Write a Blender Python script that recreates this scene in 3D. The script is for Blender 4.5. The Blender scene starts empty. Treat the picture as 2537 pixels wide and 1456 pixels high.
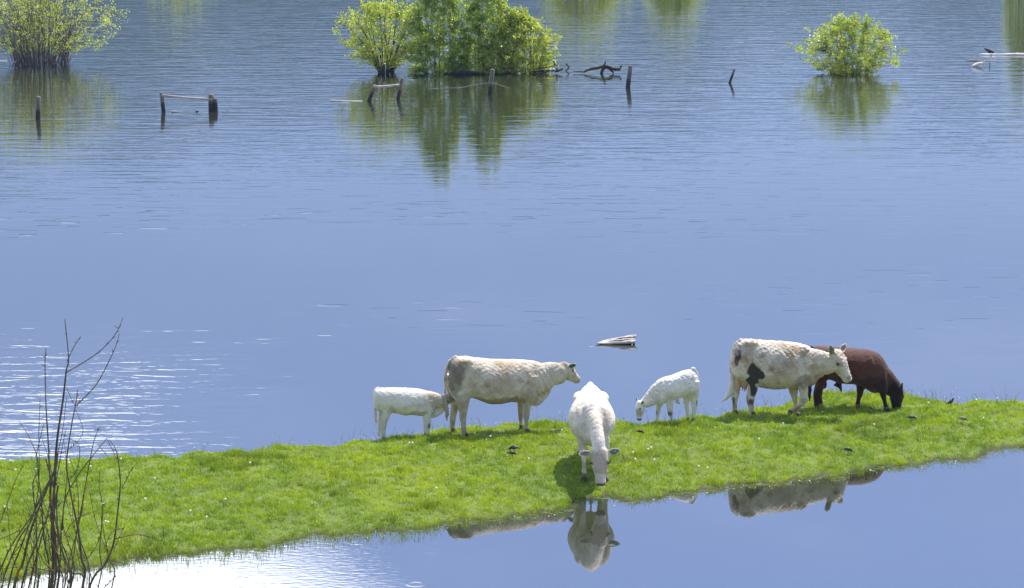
import bpy, bmesh, math, random
import numpy as np
from mathutils import Vector, Matrix

random.seed(7)
rng = np.random.default_rng(11)
R = math.radians
scene = bpy.context.scene
COL = scene.collection

# ------------------------------------------------------------------ camera
CAM_Z = 12.5
PITCH = 10.6          # degrees below the horizon
FPX = 7200.0          # focal length in units of a 2537 px wide picture
cam_d = bpy.data.cameras.new('camera')
cam_d.sensor_width = 36.0
cam_d.lens = FPX / 2537.0 * 36.0
cam_d.clip_start = 0.5
cam_d.clip_end = 30000.0
cam = bpy.data.objects.new('camera', cam_d)
cam.location = (0, 0, CAM_Z)
cam.rotation_euler = (R(90 - PITCH), 0, 0)
COL.objects.link(cam)
scene.camera = cam

# ------------------------------------------------------------------ light
SUN_DIR = Vector((0.30, 0.50, 1.0)).normalized()      # towards the sun
SUN_EL = math.asin(SUN_DIR.z)
SUN_AZ = math.atan2(SUN_DIR.x, SUN_DIR.y)
sun_d = bpy.data.lights.new('sun', 'SUN')
sun_d.energy = 5.0
sun_d.angle = R(0.53)
sun_d.color = (1.0, 0.955, 0.88)
sun = bpy.data.objects.new('sun', sun_d)
sun.rotation_euler = SUN_DIR.to_track_quat('Z', 'Y').to_euler()
sun.location = (20, 40, 60)
COL.objects.link(sun)

world = bpy.data.worlds.new('World')
scene.world = world
world.use_nodes = True
scene.view_settings.view_transform = 'Standard'
scene.view_settings.look = 'None'
scene.view_settings.gamma = 1.0
scene.view_settings.use_curve_mapping = False
scene.view_settings.exposure = 0.72
scene.cycles.max_bounces = 6
scene.cycles.transmission_bounces = 4
scene.cycles.transparent_max_bounces = 6
scene.cycles.volume_bounces = 0


class NT:
    """small helper for wiring node trees"""
    def __init__(self, tree):
        self.t = tree
        self.t.nodes.clear()

    def n(self, typ, **kw):
        nd = self.t.nodes.new(typ)
        for k, v in kw.items():
            if k.startswith('i_'):
                key = k[2:]
                key = int(key) if key.isdigit() else key.replace('_', ' ')
                self.set(nd.inputs[key], v)
            else:
                setattr(nd, k, v)
        return nd

    def set(self, sock, v):
        if isinstance(v, bpy.types.NodeSocket):
            self.t.links.new(v, sock)
        elif isinstance(v, bpy.types.Node):
            self.t.links.new(v.outputs[0], sock)
        else:
            sock.default_value = v

    def m(self, op, a, b=0.0, c=0.0, clamp=False):
        nd = self.t.nodes.new('ShaderNodeMath')
        nd.operation = op
        nd.use_clamp = clamp
        self.set(nd.inputs[0], a)
        self.set(nd.inputs[1], b)
        self.set(nd.inputs[2], c)
        return nd.outputs[0]

    def ramp(self, v, lo, hi, a=0.0, b=1.0, smooth=True):
        nd = self.t.nodes.new('ShaderNodeMapRange')
        nd.interpolation_type = 'SMOOTHSTEP' if smooth else 'LINEAR'
        self.set(nd.inputs[0], v)
        for i, x in zip((1, 2, 3, 4), (lo, hi, a, b)):
            self.set(nd.inputs[i], x)
        return nd.outputs[0]

    def mix(self, f, a, b):
        nd = self.t.nodes.new('ShaderNodeMix')
        nd.data_type = 'RGBA'
        self.set(nd.inputs[0], f)
        self.set(nd.inputs[6], a)
        self.set(nd.inputs[7], b)
        return nd.outputs[2]

    def noise(self, vec, scale, detail=2.0, rough=0.5, dist=0.0):
        nd = self.t.nodes.new('ShaderNodeTexNoise')
        if vec is not None:
            self.set(nd.inputs['Vector'], vec)
        nd.inputs['Scale'].default_value = scale
        nd.inputs['Detail'].default_value = detail
        nd.inputs['Roughness'].default_value = rough
        nd.inputs['Distortion'].default_value = dist
        return nd.outputs[0]

    def vmul(self, vec, s):
        nd = self.t.nodes.new('ShaderNodeVectorMath')
        nd.operation = 'MULTIPLY'
        self.set(nd.inputs[0], vec)
        nd.inputs[1].default_value = s
        return nd.outputs[0]


def rgb(r, g, b):
    return (r, g, b, 1.0)


# world: clear blue Nishita sky with fair weather cloud, one bank of it low in the north west
w = NT(world.node_tree)
sky = w.n('ShaderNodeTexSky', sky_type='NISHITA', sun_disc=False)
sky.sun_elevation = SUN_EL
sky.sun_rotation = SUN_AZ
sky.altitude = 300
sky.air_density = 1.0
sky.dust_density = 0.25
sky.ozone_density = 2.2
tc = w.n('ShaderNodeTexCoord')
sep = w.n('ShaderNodeSeparateXYZ', i_0=tc.outputs['Generated'])
el = w.m('MULTIPLY', w.m('ARCSINE', sep.outputs[2]), 57.2958)
az = w.m('MULTIPLY', w.m('ARCTAN2', sep.outputs[0], sep.outputs[1]), 57.2958)
warp = w.noise(w.vmul(tc.outputs['Generated'], (1, 1, 2.2)), 7.0, 6.0, 0.6)
base = w.ramp(az, -8.0, 3.0, 14.9, 18.6)                   # lower edge of the bank
rel = w.m('ADD', w.m('SUBTRACT', el, base), w.m('MULTIPLY', w.m('SUBTRACT', warp, 0.5), 3.5))
bank = w.m('MULTIPLY', w.ramp(rel, -0.6, 1.4), w.ramp(az, 3.0, -5.0))
bank = w.m('MULTIPLY', bank, w.ramp(az, -70.0, -45.0))
bank = w.m('MULTIPLY', bank, w.ramp(el, 46.0, 30.0))
puff = w.noise(w.vmul(tc.outputs['Generated'], (1, 1, 2.5)), 3.2, 8.0, 0.58)
puffs = w.m('MULTIPLY', w.ramp(puff, 0.55, 0.68), w.ramp(el, 16.0, 28.0))
cloud = w.m('MAXIMUM', bank, w.m('MULTIPLY', puffs, 0.75))
thin = w.m('MULTIPLY', w.ramp(w.noise(w.vmul(tc.outputs['Generated'], (1, 1, 4)), 9.0, 5.0, 0.6), 0.4, 0.8), 0.035)
cloud = w.m('MAXIMUM', cloud, w.m('MULTIPLY', thin, w.ramp(el, 5.0, 12.0)))
SKY_S = 0.087
bg_sky = w.n('ShaderNodeBackground', i_0=w.mix(0.9, sky.outputs[0], w.n('ShaderNodeMix', data_type='RGBA', blend_type='MULTIPLY', i_0=1.0, i_6=sky.outputs[0], i_7=rgb(0.985, 0.885, 1.13)).outputs[2]), i_1=w.m('MULTIPLY', w.ramp(el, 8.0, 18.0, 1.0, 1.75), SKY_S))
shade = w.mix(w.ramp(w.noise(tc.outputs['Generated'], 14.0, 5.0), 0.3, 0.7), rgb(0.86, 0.90, 1.0), rgb(1, 1, 1))
bg_cl = w.n('ShaderNodeBackground', i_0=shade, i_1=3.2)
mixw = w.n('ShaderNodeMixShader', i_0=cloud, i_1=bg_sky, i_2=bg_cl)
w.n('ShaderNodeOutputWorld', i_0=mixw)

# ------------------------------------------------------------------ picture <-> place
SP, CP = math.sin(R(PITCH)), math.cos(R(PITCH))


def ray(px, py):
    a, b = (px - 1268.5) / FPX, (728.0 - py) / FPX
    return np.array([a, CP + b * SP, -SP + b * CP])


def on_plane(px, py, z=0.0):
    d = ray(px, py)
    k = (z - CAM_Z) / d[2]
    return Vector((d[0] * k, d[1] * k, z))


def at_y(px, py, y):
    d = ray(px, py)
    k = y / d[1]
    return Vector((d[0] * k, y, CAM_Z + d[2] * k))


NEAR = [(-40, 1436), (0, 1433), (182, 1410), (285, 1390), (363, 1382), (441, 1371), (580, 1361), (700, 1345), (780, 1325),
        (900, 1320), (1000, 1312), (1080, 1301), (1220, 1283), (1300, 1277), (1390, 1262), (1420, 1240), (1460, 1232), (1510, 1232),
        (1570, 1238), (1650, 1228), (1720, 1214), (1800, 1203), (1900, 1195), (2000, 1186), (2090, 1175), (2110, 1166),
        (2200, 1157), (2300, 1144), (2400, 1136), (2435, 1120), (2480, 1110), (2580, 1103)]
FAR = [(-40, 1146), (0, 1144), (150, 1136), (330, 1136), (500, 1129), (650, 1119), (800, 1107), (930, 1094), (1000, 1079), (1100, 1067),
       (1200, 1054), (1300, 1050), (1400, 1046), (1500, 1046), (1560, 1050), (1640, 1045), (1780, 1029), (1830, 1020), (1900, 1015),
       (2000, 1009), (2100, 1006), (2240, 998), (2300, 1000), (2400, 995), (2580, 993)]
_n = np.array([on_plane(x, y, 0.0)[:2] for x, y in NEAR])
_f = np.array([on_plane(x, y, 0.30)[:2] for x, y in FAR])
_n = _n[np.argsort(_n[:, 0])]
_f = _f[np.argsort(_f[:, 0])]


def near_y(x):
    return np.interp(x, _n[:, 0], _n[:, 1]) + 0.08 * np.sin(x * 5.1) + 0.05 * np.sin(x * 11.7 + 1) + 0.04 * np.sin(x * 23.0 + 2)


def low_m(x):
    return np.exp(-((np.asarray(x, float) - 6.7) / 1.6) ** 4)


def far_y(x):
    return np.interp(x, _f[:, 0], _f[:, 1]) + 0.75 + 1.75 * low_m(x) + 0.10 * np.sin(x * 4.3) + 0.08 * np.sin(x * 9.1 + 2)


def wob(x, y, s, seed=0):
    """cheap smooth noise about -1..1"""
    r = np.random.default_rng(100 + seed)
    v = 0
    for i in range(7):
        a = r.uniform(0, 6.283)
        k = s * r.uniform(0.6, 2.2)
        v = v + np.sin((x * math.cos(a) + y * math.sin(a)) * k + r.uniform(0, 6.283)) / 2.6
    return v


def islet_h(x, y):
    x = np.asarray(x, float)
    y = np.asarray(y, float)
    dn = y - near_y(x)
    df = far_y(x) - y
    L = np.interp(x, [-7, -1.5, 0.5], [1.9, 1.7, 1.5])
    H = 0.33 + 0.03 * wob(x, y, 0.9, 1)
    h = H * (1 - np.exp(-np.maximum(dn, 0) / L)) * (1 - np.exp(-np.maximum(df, 0) / (0.35 + 2.3 * low_m(x))))
    h = h + (0.018 * wob(x, y, 4.0, 2) + 0.012 * wob(x, y, 11.0, 3)) * np.clip(np.minimum(dn, df), 0, 1)
    out = np.minimum(dn, df)
    return np.where(out < 0, np.maximum(out * 0.35, -0.6), h)


def on_ground(px, py):
    z = 0.25
    for _ in range(12):
        p = on_plane(px, py, z)
        z = 0.5 * z + 0.5 * float(islet_h(p.x, p.y))
    p.z = float(islet_h(p.x, p.y))
    return p


# ------------------------------------------------------------------ object helpers
def tag(o, label=None, cat=None, group=None, kind=None):
    if label:
        o['label'] = label
    if cat:
        o['category'] = cat
    if group:
        o['group'] = group
    if kind:
        o['kind'] = kind
    return o


def link(name, data, parent=None, mat=None):
    o = bpy.data.objects.new(name, data)
    COL.objects.link(o)
    if parent is not None:
        o.parent = parent
    if mat is not None and data is not None:
        data.materials.append(mat)
    return o


def empty(name, loc, rz=0.0):
    o = bpy.data.objects.new(name, None)
    o.empty_display_size = 0.2
    o.location = loc
    o.rotation_euler = (0, 0, rz)
    COL.objects.link(o)
    return o


def mesh_from(name, V, F, smooth=True):
    me = bpy.data.meshes.new(name)
    me.from_pydata([tuple(map(float, v)) for v in V], [], [tuple(f) for f in F])
    if smooth:
        me.polygons.foreach_set('use_smooth', [True] * len(me.polygons))
    me.update()
    return me


def fast_mesh(name, V, F, k):
    """V (n,3) array, F (m,k) array of equal sized faces"""
    me = bpy.data.meshes.new(name)
    n, m = len(V), len(F)
    me.vertices.add(n)
    me.vertices.foreach_set('co', np.asarray(V, np.float32).ravel())
    me.loops.add(m * k)
    me.loops.foreach_set('vertex_index', np.asarray(F, np.int32).ravel())
    me.polygons.add(m)
    me.polygons.foreach_set('loop_start', np.arange(0, m * k, k, dtype=np.int32))
    me.update(calc_edges=True)
    return me


def color_attr(me, cols, name='tone'):
    a = me.color_attributes.new(name, 'FLOAT_COLOR', 'POINT')
    c = np.ones((len(me.vertices), 4), np.float32)
    c[:, :3] = cols
    a.data.foreach_set('color', c.ravel())


def catmull(P, n):
    P = np.asarray(P, float)
    Q = np.vstack([2 * P[0] - P[1], P, 2 * P[-1] - P[-2]])
    out = []
    for i in range(1, len(Q) - 2):
        for t in np.linspace(0, 1, n, endpoint=False):
            a, b, c, d = Q[i - 1], Q[i], Q[i + 1], Q[i + 2]
            out.append(0.5 * ((2 * b) + (-a + c) * t + (2 * a - 5 * b + 4 * c - d) * t * t + (-a + 3 * b - 3 * c + d) * t ** 3))
    out.append(P[-1])
    return np.array(out)


class Geo:
    def __init__(self):
        self.V, self.F = [], []

    def rings(self, rings, cap=True):
        b = len(self.V)
        n = len(rings[0])
        for r in rings:
            self.V.extend([tuple(p) for p in r])
        for i in range(len(rings) - 1):
            for j in range(n):
                k = (j + 1) % n
                self.F.append((b + i * n + j, b + i * n + k, b + (i + 1) * n + k, b + (i + 1) * n + j))
        if cap:
            self.V.append(tuple(np.mean(rings[0], axis=0)))
            c0 = len(self.V) - 1
            self.V.append(tuple(np.mean(rings[-1], axis=0)))
            c1 = len(self.V) - 1
            for j in range(n):
                k = (j + 1) % n
                self.F.append((c0, b + k, b + j))
                e = b + (len(rings) - 1) * n
                self.F.append((c1, e + j, e + k))

    def tube(self, pts, rad, n=8, jitter=0.0, sub=1):
        P = np.asarray([tuple(p) for p in pts], float)
        rad = np.asarray(rad, float) if np.ndim(rad) else np.full(len(P), float(rad))
        if len(rad) != len(P):
            rad = np.interp(np.linspace(0, 1, len(P)), np.linspace(0, 1, len(rad)), rad)
        if sub > 1 and len(P) > 2:
            Q = catmull(np.hstack([P, rad[:, None]]), sub)
            P, rad = Q[:, :3], np.maximum(Q[:, 3], 1e-4)
        rings = []
        ref = None
        ang = np.linspace(0, 2 * math.pi, n, endpoint=False)
        for i in range(len(P)):
            t = P[min(i + 1, len(P) - 1)] - P[max(i - 1, 0)]
            t = t / (np.linalg.norm(t) + 1e-9)
            if ref is None:
                ref = np.array([0, 1, 0]) if abs(t[1]) < 0.8 else np.array([1, 0, 0])
            u = ref - t * ref.dot(t)
            u /= np.linalg.norm(u) + 1e-9
            ref = u
            v = np.cross(t, u)
            rr = rad[i] * (1 + (jitter * rng.uniform(-1, 1, n) if jitter else 0))
            rings.append(P[i] + (np.cos(ang) * rr)[:, None] * u + (np.sin(ang) * rr)[:, None] * v)
        self.rings(rings)

    def ell(self, c, r, rot=None, nu=12, nv=8):
        rings = []
        for i in range(1, nv):
            th = math.pi * i / nv
            ring = []
            for j in range(nu):
                ph = 2 * math.pi * j / nu
                p = Vector((r[0] * math.sin(th) * math.cos(ph), r[1] * math.sin(th) * math.sin(ph), r[2] * math.cos(th)))
                if rot is not None:
                    p = rot @ p
                ring.append((c[0] + p.x, c[1] + p.y, c[2] + p.z))
            rings.append(ring)
        self.rings(rings)

    def mesh(self, name, smooth=True):
        return mesh_from(name, self.V, self.F, smooth)


# ------------------------------------------------------------------ materials
def new_mat(name):
    m = bpy.data.materials.new(name)
    m.use_nodes = True
    return m, NT(m.node_tree)


def simple_mat(name, col, rough=0.8, col2=None, scale=8.0, bump=0.0, spec=0.3, stretch=(1, 1, 1)):
    m, t = new_mat(name)
    tcn = t.n('ShaderNodeTexCoord')
    v = t.vmul(tcn.outputs['Object'], stretch)
    nz = t.noise(v, scale, 6.0, 0.65)
    c = t.mix(t.ramp(nz, 0.3, 0.7), rgb(*col), rgb(*(col2 or col)))
    p = t.n('ShaderNodeBsdfPrincipled', i_Base_Color=c, i_Roughness=rough)
    p.inputs['Specular IOR Level'].default_value = spec
    if bump:
        b = t.n('ShaderNodeBump', i_Height=t.noise(v, scale * 2.5, 5.0), i_Distance=bump)
        t.set(p.inputs['Normal'], b.outputs[0])
    t.n('ShaderNodeOutputMaterial', i_0=p)
    return m


M_WOOD = simple_mat('weathered_wood', (0.21, 0.185, 0.16), 0.85, (0.10, 0.085, 0.07), 14, 0.01, stretch=(1, 1, 0.15))
M_WETWOOD = simple_mat('dark_wet_wood', (0.022, 0.018, 0.016), 0.6, (0.06, 0.05, 0.042), 10, 0.01)
M_PALEWOOD = simple_mat('bleached_wood', (0.72, 0.69, 0.62), 0.8, (0.50, 0.47, 0.41), 9, 0.004, stretch=(0.25, 1, 1))
M_GREYPOLE = simple_mat('grey_pole_wood', (0.40, 0.37, 0.33), 0.8, (0.22, 0.20, 0.17), 9, 0.005, stretch=(0.25, 1, 1))
M_BARK = simple_mat('willow_bark', (0.075, 0.062, 0.045), 0.9, (0.035, 0.03, 0.022), 20)
M_GREYBARK = simple_mat('grey_willow_bark', (0.15, 0.12, 0.095), 0.9, (0.07, 0.058, 0.045), 14)
M_TWIG = simple_mat('bare_twig_bark', (0.055, 0.038, 0.028), 0.85, (0.115, 0.09, 0.07), 6, 0.004)
M_HOOF = simple_mat('horn_hoof', (0.12, 0.085, 0.06), 0.6, (0.06, 0.045, 0.035), 30)
M_EYE = simple_mat('dark_eye', (0.008, 0.006, 0.005), 0.15, spec=0.8)
M_MUZZLE = simple_mat('pink_muzzle', (0.30, 0.17, 0.14), 0.5, (0.20, 0.12, 0.10), 30)
M_UDDER = simple_mat('pink_udder_skin', (0.55, 0.30, 0.22), 0.6, (0.45, 0.26, 0.20), 20)
M_TAG = simple_mat('green_plastic_tag', (0.02, 0.25, 0.08), 0.4)
M_BIRD = simple_mat('dark_plumage', (0.018, 0.017, 0.022), 0.45, (0.05, 0.045, 0.05), 60)
M_BIRDPALE = simple_mat('grey_brown_plumage', (0.22, 0.20, 0.17), 0.6, (0.12, 0.10, 0.09), 60)
M_CLOCK = simple_mat('dandelion_down', (0.85, 0.85, 0.82), 0.9)
M_STALK = simple_mat('dry_grass_stalk', (0.20, 0.26, 0.08), 0.8, (0.28, 0.24, 0.14), 8)
M_STRAW = simple_mat('pale_straw', (0.62, 0.56, 0.36), 0.8, (0.48, 0.44, 0.28), 8)
M_WIRE = simple_mat('rusty_wire', (0.40, 0.36, 0.28), 0.7)


def leaf_mat(name, trans=0.45):
    m, t = new_mat(name)
    a = t.n('ShaderNodeAttribute', attribute_name='tone')
    d = t.n('ShaderNodeBsdfDiffuse', i_0=a.outputs[0])
    tr = t.n('ShaderNodeBsdfTranslucent', i_0=t.n('ShaderNodeMix', data_type='RGBA', blend_type='MULTIPLY', i_0=1.0, i_6=a.outputs[0], i_7=rgb(1.25, 1.2, 0.55)).outputs[2])
    g = t.n('ShaderNodeBsdfGlossy', i_0=rgb(1, 1, 1), i_1=0.42)
    mx = t.n('ShaderNodeMixShader', i_0=trans, i_1=d, i_2=tr)
    mx2 = t.n('ShaderNodeMixShader', i_0=0.05, i_1=mx, i_2=g)
    t.n('ShaderNodeOutputMaterial', i_0=mx2)
    return m


M_LEAF = leaf_mat('leaf', 0.62)
M_GRASS = leaf_mat('grass_blade', 0.42)

# coat
m_coat, t = new_mat('coat')
a = t.n('ShaderNodeAttribute', attribute_name='tone')
tcn = t.n('ShaderNodeTexCoord')
fz = t.noise(tcn.outputs['Object'], 34.0, 5.0, 0.7)
fz2 = t.noise(t.vmul(tcn.outputs['Object'], (1, 1, 0.6)), 11.0, 6.0, 0.65)
c = t.mix(t.m('MULTIPLY', t.ramp(fz2, 0.42, 0.72), 0.30), a.outputs[0], t.n('ShaderNodeMix', data_type='RGBA', blend_type='MULTIPLY', i_0=1.0, i_6=a.outputs[0], i_7=rgb(0.68, 0.58, 0.44)).outputs[2])
bh = t.m('ADD', t.m('MULTIPLY', fz, 0.5), fz2)
bp = t.n('ShaderNodeBump', i_Height=bh, i_Distance=0.04, i_Strength=1.0)
fz3 = t.noise(tcn.outputs['Object'], 22.0, 6.0, 0.75)
c = t.mix(t.m('MULTIPLY', t.ramp(fz3, 0.52, 0.74), 0.38), c, t.n('ShaderNodeMix', data_type='RGBA', blend_type='MULTIPLY', i_0=1.0, i_6=c, i_7=rgb(0.50, 0.42, 0.30)).outputs[2])
p = t.n('ShaderNodeBsdfPrincipled', i_Base_Color=c, i_Roughness=0.75, i_Normal=bp.outputs[0])
p.inputs['Specular IOR Level'].default_value = 0.2
p.inputs['Sheen Weight'].default_value = 0.15
t.n('ShaderNodeOutputMaterial', i_0=p)
M_COAT = m_coat

# soil and turf below the blades
m_turf, t = new_mat('turf')
tcn = t.n('ShaderNodeTexCoord')
n1 = t.noise(tcn.outputs['Object'], 1.3, 5.0)
n2 = t.noise(tcn.outputs['Object'], 18.0, 5.0)
c = t.mix(t.ramp(n1, 0.35, 0.65), rgb(0.085, 0.13, 0.012), rgb(0.12, 0.175, 0.016))
c = t.mix(t.ramp(n2, 0.45, 0.75), c, rgb(0.10, 0.12, 0.025))
sx = t.n('ShaderNodeSeparateXYZ', i_0=tcn.outputs['Object'])
c = t.mix(t.ramp(sx.outputs[2], 0.0, 0.05, 1.0, 0.0), c, rgb(0.045, 0.04, 0.018))
p = t.n('ShaderNodeBsdfPrincipled', i_Base_Color=c, i_Roughness=0.95)
t.set(p.inputs['Normal'], t.n('ShaderNodeBump', i_Height=n2, i_Distance=0.03).outputs[0])
t.n('ShaderNodeOutputMaterial', i_0=p)
M_TURF = m_turf

# wooded hillside
m_hill, t = new_mat('wooded_hill')
tcn = t.n('ShaderNodeTexCoord')
n1 = t.noise(t.vmul(tcn.outputs['Object'], (1, 1, 1)), 0.012, 6.0, 0.6)
n2 = t.noise(tcn.outputs['Object'], 0.08, 5.0)
c = t.mix(t.ramp(n1, 0.35, 0.65), rgb(0.012, 0.024, 0.016), rgb(0.028, 0.046, 0.022))
c = t.mix(t.ramp(n2, 0.5, 0.8), c, rgb(0.010, 0.020, 0.014))
p = t.n('ShaderNodeBsdfDiffuse', i_0=c)
t.n('ShaderNodeOutputMaterial', i_0=p)
M_HILL = m_hill

# water
RINGS = [on_plane(x, y) for x, y in ((1073, 1363), (1073, 1348), (1295, 1341), (878, 1343), (960, 1320), (1090, 1310), (1515, 1350), (1030, 1445), (1240, 1422), (1705, 1365), (2100, 1372), (1640, 1308))]
RING_R = [0.12, 0.17, 0.09, 0.08, 0.12, 0.10, 0.07, 0.12, 0.14, 0.05, 0.05, 0.05]
m_water, t = new_mat('lake_water')
tcn = t.n('ShaderNodeTexCoord')
pos = tcn.outputs['Object']
sx = t.n('ShaderNodeSeparateXYZ', i_0=pos)
X, Y = sx.outputs[0], sx.outputs[1]
gust = t.noise(t.vmul(pos, (0.6, 1.0, 1)), 0.06, 3.0)
far_m = t.ramp(t.m('ADD', Y, t.m('MULTIPLY', t.m('SUBTRACT', gust, 0.5), 26.0)), 70.0, 100.0)
left_m = t.m('MULTIPLY', t.ramp(t.m('ADD', X, t.m('MULTIPLY', t.m('SUBTRACT', t.noise(pos, 0.25, 2.0), 0.5), 8.0)), -2.0, -9.5), t.m('MULTIPLY', t.ramp(Y, 68.0, 56.0), t.ramp(Y, 46.0, 49.0)))
mid_m = t.ramp(Y, 47.0, 60.0)
wv1 = t.noise(t.vmul(pos, (0.33, 2.0, 1)), 1.0, 2.5, 0.55, 0.6)
wv2 = t.noise(t.vmul(pos, (1.6, 5.2, 1)), 1.0, 2.0, 0.5, 0.3)
wv3 = t.noise(t.vmul(pos, (0.75, 2.4, 1)), 1.0, 3.0, 0.55, 0.6)
wv4 = t.noise(t.vmul(pos, (5.0, 11.0, 1)), 1.0, 2.0, 0.5, 0.0)
h = t.m('MULTIPLY', t.m('ADD', t.m('MULTIPLY', wv1, 0.0150), t.m('MULTIPLY', wv2, 0.0032)), far_m)
h = t.m('ADD', h, t.m('MULTIPLY', t.m('ADD', t.m('MULTIPLY', wv3, 0.0135), t.m('MULTIPLY', wv2, 0.0035)), left_m))
h = t.m('ADD', h, t.m('MULTIPLY', t.m('ADD', t.m('MULTIPLY', wv1, 0.0015), t.m('MULTIPLY', wv2, 0.0003)), mid_m))
pond_l = t.m('MULTIPLY', t.ramp(Y, 49.0, 47.0), t.m('MULTIPLY', t.ramp(X, -1.0, -3.0), t.ramp(X, -8.0, -5.0)))
h = t.m('ADD', h, t.m('MULTIPLY', wv4, t.m('MULTIPLY', pond_l, 0.0012)))
h = t.m('ADD', h, t.m('MULTIPLY', wv4, 0.00022))
wv5 = t.noise(t.vmul(pos, (0.85, 3.0, 1)), 1.0, 1.0, 0.4, 0.3)
patch = t.ramp(t.noise(t.vmul(pos, (0.05, 0.12, 1)), 1.0, 3.0), 0.42, 0.62)
dash = t.m('MULTIPLY', t.m('MULTIPLY', t.ramp(wv5, 0.60, 0.74), 0.0030), t.m('MULTIPLY', patch, t.m('MULTIPLY', t.ramp(Y, 52.0, 64.0), t.ramp(Y, 105.0, 80.0))))
h = t.m('ADD', h, dash)
for c0, rr in zip(RINGS, RING_R):
    dx = t.m('SUBTRACT', X, c0.x)
    dy = t.m('SUBTRACT', Y, c0.y)
    dd = t.m('SQRT', t.m('ADD', t.m('MULTIPLY', dx, dx), t.m('MULTIPLY', dy, dy)))
    q = t.m('DIVIDE', t.m('SUBTRACT', dd, rr), 0.035)
    h = t.m('ADD', h, t.m('MULTIPLY', t.m('EXPONENT', t.m('MULTIPLY', t.m('MULTIPLY', q, q), -1.0)), 0.0005))
bp = t.n('ShaderNodeBump', i_Height=h, i_Distance=1.0, i_Strength=1.0)
fr = t.n('ShaderNodeFresnel', i_IOR=2.75, i_Normal=bp.outputs[0])
body = t.n('ShaderNodeBsdfDiffuse', i_0=rgb(0.020, 0.023, 0.013))
gl = t.n('ShaderNodeBsdfGlossy', i_0=rgb(1, 1, 1), i_1=0.012, i_Normal=bp.outputs[0])
mx = t.n('ShaderNodeMixShader', i_0=fr, i_1=body, i_2=gl)
t.n('ShaderNodeOutputMaterial', i_0=mx)
M_WATER = m_water

# ------------------------------------------------------------------ setting
V = [(-6000, -500, 0), (6000, -500, 0), (6000, 6000, 0), (-6000, 6000, 0)]
o = link('water', mesh_from('water', V, [(0, 1, 2, 3)], False), mat=M_WATER)
tag(o, 'blue flood water around the grassy strip, rippled further out', kind='structure')

# islet terrain
xs = np.concatenate([np.linspace(-60, -12, 60)[:-1], np.arange(-12, 12, 0.08), np.linspace(12, 60, 60)])
us = np.concatenate([np.linspace(-2.2, 0, 12)[:-1], np.linspace(0, 1, 90), np.linspace(1, 1.3, 8)[1:]])
V, F = [], []
ny_, fy_ = near_y(xs), far_y(xs)
G = []
for u in us:
    if u < 0:
        yy = ny_ + u
    elif u > 1:
        yy = fy_ + (u - 1) * 6
    else:
        yy = ny_ + (fy_ - ny_) * u
    G.append(np.stack([xs, yy, islet_h(xs, yy)], 1))
G = np.array(G)
nu_, nx_ = G.shape[:2]
idx = np.arange(nu_ * nx_).reshape(nu_, nx_)
F = np.stack([idx[:-1, :-1], idx[:-1, 1:], idx[1:, 1:], idx[1:, :-1]], -1).reshape(-1, 4)
me = fast_mesh('grass_bank', G.reshape(-1, 3), F, 4)
me.polygons.foreach_set('use_smooth', [True] * len(me.polygons))
tag(link('ground', me, mat=M_TURF), 'long green strip of turf between the two waters', kind='structure')

# the slope the photographer stands on, and the hills that the lake mirrors
V, F = [], []
gx = np.linspace(-300, 300, 61)
gy = np.array([-300, -150, -60, -20, 0, 3, 8, 13, 18, 23, 28, 33, 37.5, 41, 46])
for yv in gy:
    for xv in gx:
        zz = 10.9 if yv < 3 else 10.9 * (1 - (yv - 3) / 34.5)
        zz += 0.12 * float(wob(xv, yv, 0.3, 5)) * (1 if 3 < yv < 36 else 0)
        V.append((xv, yv + 0.0, max(zz, -0.8)))
n_ = len(gx)
for i in range(len(gy) - 1):
    for j in range(n_ - 1):
        F.append((i * n_ + j, i * n_ + j + 1, (i + 1) * n_ + j + 1, (i + 1) * n_ + j))
tag(link('hillside', mesh_from('hillside', V, F), mat=M_TURF), 'grassy slope below the viewpoint', kind='structure')

azs = np.linspace(-75, 75, 260)
rs = np.array([1500, 1560, 1700, 1900, 2100, 2300, 2500, 2800, 3200, 3800])
prof = np.array([-2, 6, 40, 95, 155, 220, 285, 330, 330, 200], float)
V, F = [], []
for i, rr in enumerate(rs):
    for a_ in azs:
        x_, y_ = rr * math.sin(R(a_)), rr * math.cos(R(a_))
        amp = np.interp(a_, [-75, -20, -10, -3, 3, 10, 25, 75], [1.2, 1.08, 1.02, 1.0, 0.93, 0.80, 0.95, 1.25])
        amp *= 1 + 0.05 * math.sin(a_ * 0.7 + 1.0) + 0.03 * math.sin(a_ * 2.3) + 0.012 * math.sin(a_ * 9.1)
        z_ = prof[i] * amp + (float(wob(x_, y_, 0.02, 8)) * 9 if i > 1 else 0)
        V.append((x_, y_, z_))
n_ = len(azs)
for i in range(len(rs) - 1):
    for j in range(n_ - 1):
        F.append((i * n_ + j, i * n_ + j + 1, (i + 1) * n_ + j + 1, (i + 1) * n_ + j))
tag(link('hills', mesh_from('hills', V, F), mat=M_HILL), 'wooded hills across the lake', kind='structure')

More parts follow.
